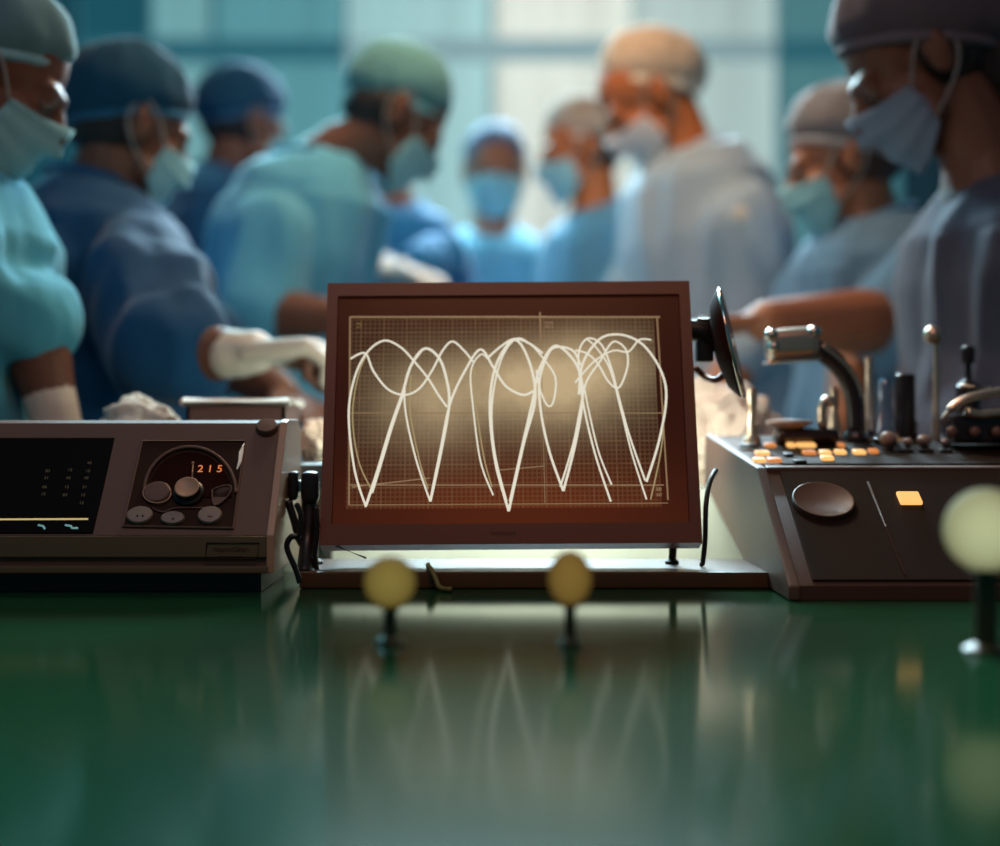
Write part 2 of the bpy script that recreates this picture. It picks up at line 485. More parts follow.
# ================================================================== SETTING
def slab(name, lo, hi, m, kind='structure'):
    bm = bmesh.new(); box(bm, lo, hi); return tag(finish(bm, name, m, smooth=False), kind=kind)
RX, BY, ZC = 3.1, 6.5, 3.6
slab('floor', (-RX-.1, -1.2, -.1), (RX+.1, BY+2.2, 0), M_['floor'])
slab('ceiling', (-RX-.1, -1.2, ZC), (RX+.1, BY+.1, ZC+.1), M_['ceil'])
slab('wall_left', (-RX-.1, -1.2, 0), (-RX, BY, ZC), M_['wall_dark'])
slab('wall_right', (RX, -1.2, 0), (RX+.1, BY, ZC), M_['wall_dark'])
slab('wall_front', (-RX, -1.2, 0), (RX, -1.1, ZC), M_['wall_dark'])
# back wall: sill, header, piers and window bays
slab('wall_back', (-RX, BY, 0), (RX, BY+.1, .75), M_['wall'])
def pane_mat(name, emit, estr, base):
    m = mat(name, base, .6, emit=emit, estr=estr, transl=.75)
    nt = m.node_tree; n = nt.nodes; l = nt.links; b = n['Principled BSDF']
    # vertical blind slats: brightness varies along x
    tc = n.new('ShaderNodeTexCoord'); mp = n.new('ShaderNodeMapping'); mp.inputs['Scale'].default_value = (7, 1, .25)
    nz = n.new('ShaderNodeTexNoise'); nz.inputs['Scale'].default_value = 2.2; nz.inputs['Detail'].default_value = 3
    l.new(tc.outputs['Object'], mp.inputs['Vector']); l.new(mp.outputs[0], nz.inputs['Vector'])
    mr = n.new('ShaderNodeMapRange'); mr.inputs['From Min'].default_value = .3; mr.inputs['From Max'].default_value = .7
    mr.inputs['To Min'].default_value = .7*estr; mr.inputs['To Max'].default_value = 1.12*estr
    l.new(nz.outputs[0], mr.inputs['Value']); l.new(mr.outputs[0], b.inputs['Emission Strength'])
    tr = [x for x in n if x.type == 'BSDF_TRANSLUCENT'][0]
    mx = n.new('ShaderNodeMix'); mx.data_type = 'RGBA'
    c = lin(base); mx.inputs['A'].default_value = (*[v*.7 for v in c], 1); mx.inputs['B'].default_value = (*c, 1)
    l.new(nz.outputs[0], mx.inputs['Factor']); l.new(mx.outputs['Result'], tr.inputs['Color'])
    return m
bays = [(-RX, -1.98, (24, 66, 78), .9, (60, 120, 130)), (-1.97, -1.64, (28, 76, 88), .9, (70, 130, 140)),
        (-1.63, -1.34, (104, 146, 150), 1.0, (130, 165, 165)),
        (-1.33, -.72, (80, 130, 138), 1.0, (130, 160, 160)), (-.71, -.04, (118, 154, 158), 1.0, (190, 200, 198)),
        (-.03, .62, (156, 164, 160), 1.0, (215, 214, 208)), (.63, 1.28, (130, 152, 152), 1.0, (200, 200, 196)),
        (1.29, 1.86, (70, 114, 120), 1.0, (110, 130, 130)), (1.87, RX, (22, 44, 54), .9, (50, 66, 70))]
ZB = P(500, 50, BY).z
for i, (x0, x1, ec, es, bc) in enumerate(bays):
    wn = bpy.data.objects.new('window_%d' % (i+1), None); C.objects.link(wn); wn.location = ((x0+x1)/2, BY+.03, .75); tag(wn, kind='structure')
    bm = bmesh.new(); box(bm, (x0+.01, BY+.04, .76), (x1-.01, BY+.05, ZC-.02))
    finish(bm, 'pane', pane_mat('frosted_pane_%d' % (i+1), ec, es*4, bc), wn, smooth=False, base=wn.location)
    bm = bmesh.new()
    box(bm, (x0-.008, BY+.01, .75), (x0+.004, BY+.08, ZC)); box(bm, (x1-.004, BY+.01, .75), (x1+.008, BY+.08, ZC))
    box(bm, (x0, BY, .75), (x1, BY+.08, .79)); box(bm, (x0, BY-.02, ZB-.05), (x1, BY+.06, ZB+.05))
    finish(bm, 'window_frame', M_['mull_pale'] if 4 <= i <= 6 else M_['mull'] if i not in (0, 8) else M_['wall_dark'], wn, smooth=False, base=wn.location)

# ================================================================== PEOPLE
def arm(e, w, hd=None, curl=.55):
    E = P(*e); W = P(*w)
    return (E, W, (W-E) if hd is None else hd, curl)

person('person in pale turquoise gown and bouffant cap, cut off by the left edge', 1.96, (0, 80), (-44, 168), (-80,), 80, 102, 30, skin='skin_dark',
       gown=(80, 172, 196), cap=(116, 160, 168), hair='hair', arms={1: arm((30, 322, 1.95), (60, 440, 1.93)), -1: arm((-60, 335, 2.16), (5, 440, 2.06))},
       sleeve=(1.0,), cap_s=1.04, trunk=1.05, sh=.17, seed=1, cap_tr=.4, glove=(1,), glove_len=.13)
person('person in dark blue gown turned away, bare forearm reaching right over the tray', 2.45, (136, 130), (98, 188), (112,), 128, 122, 22, skin='skin_dark',
       gown=(16, 70, 108), cap=(32, 86, 114), hair='hair', arms={1: arm((166, 354, 2.1), (240, 354, 2.06), V((1, 0, .1)), 1.35), -1: arm((200, 345, 2.52), (280, 392, 2.38))},
       sleeve=(.98,), cap_s=1.1, cap_puff=1.04, trunk=1.08, arm_r=1.2, sh=.19, seed=2, cap_tr=.4, glove=(1,), glove_len=.12)
person('person in navy gown and dark cap standing between two colleagues at left', 3.55, (247, 126), (222, 178), (205,), 132, 130, 18, skin='skin_dark',
       gown=(18, 72, 112), cap=(30, 84, 120), hair='hair', seed=3, cap_s=1.1, trunk=1.05, cap_tr=.4, headsc=1.05,
       arms={1: arm((205, 300, 3.35), (235, 330, 3.25)), -1: arm((235, 300, 3.7), (262, 330, 3.6))})
person('tall person in blue gown bowed over the table, dark forearm toward monitor', 2.9, (399, 120), (318, 156), (262,), 84, 106, 40, skin='skin_dark',
       gown=(84, 158, 186), cap=(98, 156, 162), hair='hair', arms={1: arm((262, 314, 2.68), (345, 318, 2.6)), -1: arm((330, 300, 3.1), (385, 330, 3.0))},
       sleeve=(.95,), cap_s=1.02, cap_puff=1.1, trunk=1.08, arm_r=1.1, sh=.18, seed=4, headsc=1.06)
person('blue gowned person mostly hidden behind the bowed man, one white glove showing', 3.6, (392, 145), (392, 205), (392,), 20, 20, 30, skin='skin_dark',
       gown=(36, 112, 164), cap=(96, 150, 158), seed=5, arms={1: arm((362, 262, 3.5), (376, 266, 3.38), V((.6, -.3, -.1)), .5), -1: arm((436, 262, 3.5), (410, 272, 3.38), V((-.6, -.3, .0)), .5)},
       sleeve=(1.7,), glove=(1, -1), trunk=.9, sh=.15, headsc=.9)
person('small distant person in pale blue gown facing the camera above monitor', 4.25, (495, 170), (492, 232), (482,), -8, 2, 10, skin='skin_tan',
       gown=(96, 160, 184), cap=(86, 108, 132), cap_tr=.06, seed=6, sh=.18, cap_s=1.0, cap_puff=.95, headsc=1.1)
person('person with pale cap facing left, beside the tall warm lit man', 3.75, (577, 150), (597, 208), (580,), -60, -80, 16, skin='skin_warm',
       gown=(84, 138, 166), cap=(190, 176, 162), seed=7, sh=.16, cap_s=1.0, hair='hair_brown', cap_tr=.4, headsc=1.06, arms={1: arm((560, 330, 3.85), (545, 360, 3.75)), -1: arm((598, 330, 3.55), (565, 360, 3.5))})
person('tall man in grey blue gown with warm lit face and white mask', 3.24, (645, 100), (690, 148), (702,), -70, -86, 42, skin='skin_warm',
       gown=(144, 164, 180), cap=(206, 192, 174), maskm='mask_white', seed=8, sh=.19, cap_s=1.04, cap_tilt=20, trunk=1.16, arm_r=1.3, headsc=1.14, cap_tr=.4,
       arms={-1: arm((757, 330, 3.06), (700, 420, 2.94)), 1: arm((640, 300, 3.4), (590, 330, 3.3))}, sleeve=(1.3,), glare_spot=(741, 214, 2.90))
person('person in blue gown behind the console, long bare forearm reaching left', 2.71, (838, 162), (868, 216), (868,), -66, -98, 20, skin='skin_tan',
       gown=(88, 120, 146), cap=(132, 130, 134), seed=9, hair='hair_brown', sh=.165, cap_s=1.12, cap_puff=.95, cap_tilt=4, headsc=1.04,
       arms={-1: arm((897, 322, 2.52), (768, 322, 2.36), V((-1, 0, .02)), .35), 1: arm((865, 335, 2.66), (845, 425, 2.56))}, sleeve=(.93,), trunk=1.0, arm_r=1.35)
person('large near person leaning in at the right edge, grey cap and mask', 2.16, (912, 66), (1000, 178), (1002,), -72, -94, 36, skin='skin_dark',
       gown=(68, 70, 86), cap=(88, 82, 90), maskm='mask_grey', seed=10, hair='hair', hairlong=True, sh=.16, cap_s=1.18, cap_puff=.95, cap_tilt=10, trunk=1.1,
       arms={-1: arm((1000, 395, 2.08), (930, 470, 2.06)), 1: arm((982, 395, 2.27), (940, 450, 2.16))}, sleeve=(1.6,), headsc=1.1, cap_tr=.15)

# ================================================================== FURNITURE BEHIND
M_['drape'] = cloth('white_drape', (226, 230, 218), var=.08)
M_['steel'] = mat('brushed_steel', (186, 184, 178), .28, metal=1., bump=.06, bscale=300, stretch=(1, 30, 30), var=.06)
M_['chrome'] = mat('chrome', (214, 206, 196), .12, metal=1., var=.04)
M_['table_frame'] = mat('table_frame_grey', (120, 126, 126), .4, metal=.6, var=.08)

def draped(name, lo, hi, hang, m, label, cat, ruffle=.012, sd=0):
    """cloth over a top: top sheet with skirt hanging to z=hang with folds"""
    bm = bmesh.new(); x0, y0 = lo[:2]; x1, y1 = hi[:2]; zt = hi[2]
    per = []; n = 30
    for k in range(n): per.append((x0+(x1-x0)*k/n, y0, 0, -1))
    for k in range(n): per.append((x1, y0+(y1-y0)*k/n, 1, 0))
    for k in range(n): per.append((x1-(x1-x0)*k/n, y1, 0, 1))
    for k in range(n): per.append((x0, y1-(y1-y0)*k/n, -1, 0))
    rings = []
    for j in range(11):
        t = j/10; z = zt-.006*(t > 0)-(zt-hang)*t**1.0
        rg = []
        for i, (x, y, nx, ny) in enumerate(per):
            o = (.5+noise.noise(Vector((x*14+sd, y*14, t*.8))))*ruffle*min(1, t*2.5) + .004
            rg.append(bm.verts.new((x+nx*o, y+ny*o, z)))
        rings.append(rg)
    for A, B in zip(rings, rings[1:]):
        for k in range(len(A)): bm.faces.new((A[k], A[(k+1) % len(A)], B[(k+1) % len(A)], B[k]))
    bm.faces.new(rings[0])
    o = finish(bm, name, m, auto=50); o.modifiers.new('t', 'SOLIDIFY').thickness = .002
    return tag(o, label, cat)

def simple_table(name, x0, x1, y0, y1, zt, label, cat):
    t = thing(name, ((x0+x1)/2, (y0+y1)/2, 0), label, cat); b = t.location
    bm = bmesh.new(); box(bm, (x0, y0, zt-.03), (x1, y1, zt), .004); finish(bm, 'tabletop', M_['table_frame'], t, base=b, auto=40)
    for sx in (x0+.03, x1-.03):
        for sy in (y0+.03, y1-.03):
            bm = bmesh.new(); tube(bm, [(sx, sy, 0.02), (sx, sy, zt-.028)], .014, 12); lathe(bm, [(0, 0), (.022, 0), (.022, .02), (.014, .024)], Matrix.Translation((sx, sy, 0)))
            finish(bm, 'leg', M_['steel'], t, base=b, auto=40)
    bm = bmesh.new()
    for sy in (y0+.03, y1-.03): tube(bm, [(x0+.03, sy, .25), (x1-.03, sy, .25)], .009, 8)
    finish(bm, 'stretcher', M_['steel'], t, base=b)
    return t

simple_table('instrument_table', -.295, .46, 1.9, 2.08, .985, 'steel instrument table under a white sheet behind the monitor', 'table')
draped('table_sheet', (-.30, 1.895), (.465, 2.085, .9895), .62, M_['drape'], 'white sheet hanging over the table behind the monitor', 'sheet', sd=3)
# operating table between the surgeons, blue drape over it
t = thing('operating_table', (0, 2.75, 0), 'operating table under blue drape between the two bowed surgeons', 'table'); b = t.location
bm = bmesh.new(); box(bm, (-.12, 2.5, .86), (.12, 3.15, .93), .02); finish(bm, 'mattress', M_['shoe'], t, base=b, auto=40)
bm = bmesh.new(); box(bm, (-.1, 2.5, .1), (.1, 2.9, .86), .02); finish(bm, 'column', M_['steel'], t, base=b, auto=40)
bm = bmesh.new(); box(bm, (-.13, 2.4, 0), (.13, 3.05, .1), .02); finish(bm, 'base', M_['table_frame'], t, base=b, auto=40)
draped('surgical_drape', (-.125, 2.49), (.125, 3.16, .936), .7, cloth('blue_drape', (60, 126, 168)), 'blue surgical drape spread over the operating table', 'drape', sd=8)

# crumpled cloths
def crumple(name, c, r, m, label, cat, group=None, sd=0, flat=.004):
    bm = bmesh.new(); res = bmesh.ops.create_icosphere(bm, subdivisions=5, radius=1)
    zb = c[2]-r[2]
    for v in bm.verts:
        q = v.co.copy(); f = 1+.30*noise.noise(q*1.7+Vector((sd, 0, 0)))+.17*noise.noise(q*4+Vector((0, sd, 0)))+.08*(1-2*abs(noise.noise(q*6+Vector((0, 0, sd)))))
        p = Vector((c[0]+q.x*r[0]*f, c[1]+q.y*r[1]*f, c[2]+q.z*r[2]*f)); p.z = max(p.z, zb)
        v.co = p
    return tag(finish(bm, name, m), label, cat, group)

# cart on the left behind the device
cart = simple_table('instrument_cart', -.53, -.205, 1.72, 1.875, 1.03, 'steel instrument cart standing behind the left console', 'cart')
ct = 1.03
tr_ = thing('instrument_tray', (-.39, 1.84, ct), 'pale steel instrument tray with white rim behind the left console', 'tray'); b = tr_.location
x0 = P(186, 0, 1.78).x; x1 = P(285, 0, 1.78).x; zt = P(0, 402, 1.78).z
bm = bmesh.new()
box(bm, (x0, 1.78, ct), (x1, 1.784, zt)); box(bm, (x0, 1.90, ct), (x1, 1.904, zt)); box(bm, (x0, 1.78, ct), (x0+.004, 1.904, zt)); box(bm, (x1-.004, 1.78, ct), (x1, 1.904, zt)); box(bm, (x0, 1.78, ct), (x1, 1.904, ct+.004))
finish(bm, 'tray_body', mat('tray_steel', (150, 120, 108), .45, metal=.4, var=.1), tr_, base=b, smooth=False)
bm = bmesh.new()
tube(bm, [(x0-.003, 1.779, zt), (x1+.003, 1.779, zt), (x1+.003, 1.905, zt), (x0-.003, 1.905, zt), (x0-.003, 1.779, zt)], .006, 8)
finish(bm, 'tray_rim', mat('tray_rim_white', (232, 228, 216), .5, var=.05), tr_, base=b, auto=40)
c = P(140, 412, 1.82); crumple('towel', (c.x, c.y, ct+.041), (.052, .045, .04), M_['drape'], 'crumpled white towel on the cart left of the tray', 'towel', sd=1.3)
c = P(305, 412, 1.84); crumple('gauze_bundle', (c.x+.016, c.y, ct+.027), (.024, .030, .026), cloth('pale_gauze', (226, 206, 188), var=.06), 'pale gauze bundle on the cart between tray and monitor', 'gauze', sd=5.1)
# bundle at the right of the monitor, on the sheet
c = P(718, 470, 1.99); crumple('folded_drape_bundle', (.312, 1.985, .992+.07), (.075, .07, .07), cloth('pink_white_drape', (210, 190, 178), var=.06), 'pale bundled drape on the sheet right of the monitor', 'drape', sd=7.7)

# ================================================================== GLOSSY TABLE
t = thing('worktable', (0, 1.0, 0), 'dark green glossy worktable carrying the monitor and both consoles', 'table'); b = t.location
M_['green'] = mat('green_glass_top', (22, 62, 38), .12, spec=.09, var=.25, vscale=3)
M_['green'].node_tree.nodes['Principled BSDF'].inputs['Specular Tint'].default_value = (.42, .8, .5, 1)
M_['edge'] = mat('table_edge', (36, 34, 22), .35, var=.1)
bm = bmesh.new(); box(bm, (-1.3, .42, .865), (1.3, 1.70, .90)); finish(bm, 'tabletop', M_['green'], t, base=b, smooth=False)
bm = bmesh.new(); box(bm, (-1.24, .47, .80), (1.24, 1.66, .864)); finish(bm, 'apron', M_['edge'], t, base=b, smooth=False)
for sx in (-1.2, 1.2):
    for sy in (.51, 1.62):
        bm = bmesh.new(); box(bm, (sx-.03, sy-.03, 0), (sx+.03, sy+.03, .80), .004); finish(bm, 'leg', M_['edge'], t, base=b, auto=40)
# low plinth under the monitor
M_['plinth'] = mat('plinth_brown', (84, 56, 26), .4, var=.15)
bm = bmesh.new(); box(bm, (-.218, 1.518, .9003), (.292, 1.665, .9185), .0025)
tag(finish(bm, 'plinth', M_['plinth'], auto=40), 'low brown plinth board under the monitor stand', 'plinth')

# ================================================================== MONITOR
BLm = P(320, 545, 1.545); BRm = P(703, 545, 1.545)
U = (BRm-BLm).normalized(); Wm = (BRm-BLm).length
tilt = math.radians(17)
Um = U; Vm = Vector((0, math.sin(tilt), math.cos(tilt))); Nm = Vector((0, -math.cos(tilt), math.sin(tilt)))   # N faces the camera
O = BLm.copy()
rl = Matrix.Rotation(math.radians(.4), 3, Nm); Um = rl @ Um; Vm = rl @ Vm; O = O - Um*.0005 + Vm*-.0004
def MP(px, py, off=0.):
    dirv = Vector(((px-CX)/F, 1, -(py-CY)/F)); o = Vector((0, 0, CAMZ))
    k = ((O+Nm*off-o).dot(Nm))/dirv.dot(Nm); return o+dirv*k
def MO(u, v, w=0.): return O+Um*u+Vm*v+Nm*w
Hm = (MP(500, 282)-O).dot(Vm)
mb = Vector(((BLm.x+BRm.x)/2, 1.60, .9185))
mon = thing('monitor', mb, 'brown framed monitor showing glowing waveforms on its plinth', 'monitor')
M_['bezel'] = mat('monitor_bezel', (108, 58, 36), .42, var=.08, bump=.03, bscale=700)
M_['bezel_in'] = mat('monitor_inner_bezel', (50, 22, 14), .35, var=.08)
M_['black'] = mat('black_plastic', (26, 20, 18), .4, var=.1)
MM = Matrix((( Um.x, Vm.x, Nm.x, O.x), (Um.y, Vm.y, Nm.y, O.y), (Um.z, Vm.z, Nm.z, O.z), (0, 0, 0, 1)))
def uv(px, py):
    q = MP(px, py)-O; return q.dot(Um), q.dot(Vm)
# frame with opening
ix0, iy1 = uv(338, 296); ix1, iy0 = uv(690, 522)
bm = bmesh.new()
def frame_ring(bm, outer, inner, w0, w1, M):
    def q(r): return [(r[0], r[1]), (r[2], r[1]), (r[2], r[3]), (r[0], r[3])]
    a = [bm.verts.new(M @ Vector((x, y, w1))) for x, y in q(outer)]; bq = [bm.verts.new(M @ Vector((x, y, w1))) for x, y in q(inner)]
    c0 = [bm.verts.new(M @ Vector((x, y, w0))) for x, y in q(outer)]; dq = [bm.verts.new(M @ Vector((x, y, w0))) for x, y in q(inner)]
    for k in range(4):
        j = (k+1) % 4
        bm.faces.new((a[k], a[j], bq[j], bq[k])); bm.faces.new((c0[j], c0[k], dq[k], dq[j]))
        bm.faces.new((a[j], a[k], c0[k], c0[j])); bm.faces.new((bq[k], bq[j], dq[j], dq[k]))
    bmesh.ops.bevel(bm, geom=[e for e in bm.edges if e.calc_face_angle(0) > .5], offset=.0022, segments=2, affect='EDGES')
frame_ring(bm, (0, 0, Wm, Hm), (ix0, iy0, ix1, iy1), -.03, 0, MM)
fr = finish(bm, 'bezel', M_['bezel'], mon, base=mb, auto=35)
bm = bmesh.new(); box(bm, (.012, .012, -.055), (Wm-.012, Hm-.012, -.0305), .008, M=MM); finish(bm, 'back_shell', M_['black'], mon, base=mb, auto=35)
# screen panel (object coordinates = monitor plane)
sx0, sy1 = uv(350, 317); sx1, sy0 = uv(662, 506)
bm = bmesh.new(); box(bm, (ix0+.0005, iy0+.0005, -.012), (ix1-.0005, iy1-.0005, -.005))
scm = mat('screen_glass', (40, 20, 12), .25)
nt = scm.node_tree; n = nt.nodes; l = nt.links; B = n['Principled BSDF']
tc = n.new('ShaderNodeTexCoord')
sep = n.new('ShaderNodeSeparateXYZ'); l.new(tc.outputs['Object'], sep.inputs[0])
def math_n(op, a, b_=None, c_=None, clamp=False):
    m = n.new('ShaderNodeMath'); m.operation = op; m.use_clamp = clamp
    for i, v in enumerate((a, b_, c_)):
        if v is None: continue
        if isinstance(v, (int, float)): m.inputs[i].default_value = v
        else: l.new(v, m.inputs[i])
    return m.outputs[0]
X, Y = sep.outputs[0], sep.outputs[1]
def blob(cx, cy, rx, ry):
    dx = math_n('DIVIDE', math_n('SUBTRACT', X, cx), rx); dy = math_n('DIVIDE', math_n('SUBTRACT', Y, cy), ry)
    r2 = math_n('ADD', math_n('MULTIPLY', dx, dx), math_n('MULTIPLY', dy, dy))
    return math_n('POWER', 2.718, math_n('MULTIPLY', r2, -1))
def bl(px, py, rx, ry):
    u, v = uv(px, py); return blob(u, v, rx*1.56/F, ry*1.56/F)
g1 = bl(556, 386, 64, 44); g2 = bl(432, 400, 58, 46); g3 = bl(600, 362, 56, 34); g4 = bl(500, 378, 60, 34); g5 = bl(520, 520, 190, 70)
nz = n.new('ShaderNodeTexNoise'); nz.inputs['Scale'].default_value = 26; nz.inputs['Detail'].default_value = 7; nz.inputs['Roughness'].default_value = .7
l.new(tc.outputs['Object'], nz.inputs['Vector'])
glow = math_n('ADD', math_n('ADD', math_n('MULTIPLY', g1, .8), math_n('MULTIPLY', g2, .58)), math_n('ADD', math_n('MULTIPLY', g3, .5), math_n('MULTIPLY', g4, .35)))
glow = math_n('MULTIPLY', glow, math_n('ADD', math_n('MULTIPLY', nz.outputs[0], .9), .5))
glow = math_n('MINIMUM', glow, .95)
def lines(coord, period, width):
    fr_ = math_n('FRACT', math_n('DIVIDE', coord, period))
    tri = math_n('ABSOLUTE', math_n('SUBTRACT', fr_, .5))
    return math_n('LESS_THAN', tri, width)
pg = 4.7*1.58/F
grid = math_n('MAXIMUM', lines(X, pg, .14), lines(Y, pg, .14))
grid2 = math_n('MAXIMUM', lines(X, pg*5, .035), lines(Y, pg*5, .035))
inside = math_n('MULTIPLY', math_n('MULTIPLY', math_n('GREATER_THAN', X, sx0), math_n('LESS_THAN', X, sx1)), math_n('MULTIPLY', math_n('GREATER_THAN', Y, sy0), math_n('LESS_THAN', Y, sy1)))
nz2 = n.new('ShaderNodeTexNoise'); nz2.inputs['Scale'].default_value = 60; l.new(tc.outputs['Object'], nz2.inputs['Vector'])
gstr = math_n('MULTIPLY', math_n('ADD', math_n('MULTIPLY', grid, .34), math_n('MULTIPLY', grid2, .2)), math_n('ADD', math_n('MULTIPLY', nz2.outputs[0], .8), .25))
def mixc(f, A, Bc):
    m = n.new('ShaderNodeMix'); m.data_type = 'RGBA'
    if isinstance(f, (int, float)): m.inputs['Factor'].default_value = f
    else: l.new(f, m.inputs['Factor'])
    for nm, v in (('A', A), ('B', Bc)):
        if isinstance(v, tuple): m.inputs[nm].default_value = (*lin(v), 1)
        else: l.new(v, m.inputs[nm])
    return m.outputs['Result']
c1 = mixc(g5, (44, 22, 14), (104, 46, 20))
c2 = mixc(gstr, c1, (134, 104, 74))
c3 = mixc(glow, c2, (208, 184, 142))
c4 = mixc(inside, mixc(g5, (46, 18, 10), (84, 36, 18)), c3)
l.new(c4, B.inputs['Emission Color']); B.inputs['Emission Strength'].default_value = .85
B.inputs['Base Color'].default_value = (*lin((18, 8, 6)), 1); B.inputs['Specular IOR Level'].default_value = .15
screen = finish(bm, 'screen', scm, mon, smooth=False)
screen.matrix_parent_inverse = Matrix.Identity(4)
screen.data.transform(Matrix.Identity(4))
screen.matrix_local = Matrix.Translation(-mb) @ MM
M_['trace'] = mat('trace_glow', (40, 38, 30), .5, emit=(226, 220, 200), estr=1.0)
M_['trace_soft'] = mat('trace_soft', (40, 34, 24), .5, emit=(176, 156, 112), estr=.8)
M_['grid_line'] = mat('grid_line', (40, 30, 20), .5, emit=(150, 122, 90), estr=.85)
def CR(x, y): return (300+x/2.381, 260+y/2.381)
traces = [
 ([(120,235),(155,222),(175,265),(210,308),(250,321),(285,305),(315,262),(340,215),(363,194),(390,215),(412,242)], 1.5),
 ([(157,588),(130,500),(116,370),(130,280),(160,220),(200,192),(240,208),(275,245),(305,282),(330,322),(350,350)], 1.5),
 ([(175,555),(140,480),(125,370),(140,270),(165,215)], 1.0),
 ([(157,585),(185,500),(215,400),(243,320),(265,250),(297,211),(330,232),(348,280),(355,345),(335,460),(310,575)], 1.9),
 ([(172,555),(195,480),(222,390),(250,310)], 1.3),
 ([(310,575),(275,470),(250,350),(256,270),(292,213)], 1.3),
 ([(305,545),(285,480),(262,360),(264,275)], 1.0),
 ([(310,575),(335,450),(358,340),(395,260),(430,213),(460,255),(490,300),(530,321),(556,312)], 1.7),
 ([(460,560),(430,480),(412,350),(407,265),(430,225),(450,238)], 1.2),
 ([(457,540),(438,470),(420,350),(414,255)], 1.0),
 ([(497,598),(465,480),(452,350),(467,250),(510,190),(545,240),(560,330),(532,440),(497,598)], 1.8),
 ([(492,575),(464,460),(457,345),(478,240),(514,188),(550,202),(582,238),(608,280),(604,335),(590,347),(572,310),(563,262)], 1.3),
 ([(500,575),(530,440),(555,330),(570,260),(605,205),(645,230),(668,275),(672,340),(655,440),(627,550)], 1.8),
 ([(627,550),(595,460),(575,370),(570,290),(590,225),(612,207),(650,216),(668,250)], 1.7),
 ([(620,540),(650,440),(668,350),(682,290),(715,240),(745,195),(775,212),(780,252),(760,303),(735,290),(708,245),(682,222),(655,215)], 1.4),
 ([(740,575),(705,470),(680,370),(667,290),(664,220),(685,187),(718,202),(742,260),(760,330),(785,420),(822,525)], 1.4),
 ([(742,535),(712,460),(690,370),(676,300)], 1.2),
 ([(825,570),(790,460),(765,360),(738,260),(705,208),(685,190)], 1.2),
 ([(825,528),(855,430),(872,330),(860,265),(820,205),(775,180),(730,180),(700,202),(672,250),(664,320)], 1.7),
 ([(835,570),(860,450),(868,345)], 1.0),
 ([(655,292),(700,242),(745,216),(782,218),(808,190),(836,190)], 1.3),
 ([(445,235),(478,206),(510,188),(545,198),(578,222)], 1.6),
]
for pts, w in traces:
    bm = bmesh.new(); pp = [MP(*CR(*p), -.0042) for p in catmull([V((a, c_, 0)) for a, c_ in pts], 8) for p in [(p.x, p.y)]]
    tube(bm, pp, w*.72*1.57/F, 6, nrm=Nm, flat=.25); o = finish(bm, 'waveform_trace', M_['trace'] if w > 1.15 else M_['trace_soft'], mon, base=mb)
gl = [((350, 317), (660, 317), 1.0), ((350, 317), (349, 505), .8), ((657, 317), (668, 500), .8), ((349, 505), (668, 503), .4), ((540, 312), (541, 346), .8), ((541, 346), (545, 503), .35),
      ((350, 413), (664, 413), .5), ((350, 485), (664, 485), .6), ((352, 487), (430, 478), .6), ((500, 470), (545, 466), .5)]
bm = bmesh.new()
for a, c_, w in gl: tube(bm, [MP(*a, -.0046), MP(*c_, -.0046)], w*1.57/F, 4, nrm=Nm, flat=.2)
finish(bm, 'scale_line', M_['grid_line'], mon, base=mb)
def on_mon(px, py, off=-.0045):
    return Matrix.Translation(MP(px, py, off)-mb) @ Matrix((( Um.x, Vm.x, Nm.x), (Um.y, Vm.y, Nm.y), (Um.z, Vm.z, Nm.z))).to_4x4()
M_['yel'] = mat('readout_yellow', (60, 50, 20), .5, emit=(150, 128, 70), estr=.6)
text_obj('screen_readout', 'ecg\nmV', .0042, on_mon(359, 325), M_['yel'], mon)
text_obj('screen_readout', '0100\n0013', .0048, on_mon(549, 325), M_['grid_line'], mon)
text_obj('screen_readout', '88\n60', .0062, on_mon(659, 492), M_['grid_line'], mon)
text_obj('screen_readout', 'm m', .007, on_mon(648, 341), M_['grid_line'], mon)
text_obj('bezel_lettering', 'mo\u0438ttoms', .0068, on_mon(503, 533, .0002), mat('bezel_ink', (58, 30, 18), .5, var=.05), mon)
# stand
bm = bmesh.new(); lo = MO(Wm*.5, .09, -.055)
box(bm, (lo.x-.06, lo.y-.0, lo.z-.05), (lo.x+.06, lo.y+.022, lo.z+.08), .006); finish(bm, 'stand_block', M_['black'], mon, base=mb, auto=35)
for px in (674, 316):
    bm = bmesh.new(); top = P(px, 530, 1.60); ft = P(px-(2 if px > 500 else 0), 570, 1.605)
    tube(bm, [MO(Wm*(.90 if px > 500 else .02), .05, -.04), top, (ft.x, ft.y, .9187)], .0046 if px > 500 else .003, 10); lathe(bm, [(0, .0), (.008, 0), (.008, .003), (.004, .006)], Matrix.Translation((ft.x, ft.y, .9187)))
    finish(bm, 'stand_leg', M_['black'], mon, base=mb, auto=35)

# disc reflector on a bracket right behind the monitor
Mdk = mat('dark_brown_gloss', (62, 28, 20), .7, spec=.06, var=.1)
dc = P(724, 345, 1.66); ax = Vector((.955, -.2, .22)).normalized()
xx, yy = frame_of(ax); RM = Matrix(((xx.x, yy.x, ax.x, dc.x), (xx.y, yy.y, ax.y, dc.y), (xx.z, yy.z, ax.z, dc.z), (0, 0, 0, 1)))
dl = thing('dish_reflector', dc, 'dark round dish seen edge on, bracketed at the right of the monitor', 'dish'); 
bm = bmesh.new(); lathe(bm, [(0, -.012), (.02, -.012), (.05, -.006), (.064, .004), (.066, .008), (.063, .010), (.045, .002), (.0, -.004)], RM, 36); finish(bm, 'dish', Mdk, dl, base=dc, auto=40)
bm = bmesh.new(); lathe(bm, [(.0655, .007), (.0685, .009), (.0655, .0115), (.063, .0095)], RM, 36); finish(bm, 'rim', M_['chrome'], dl, base=dc)
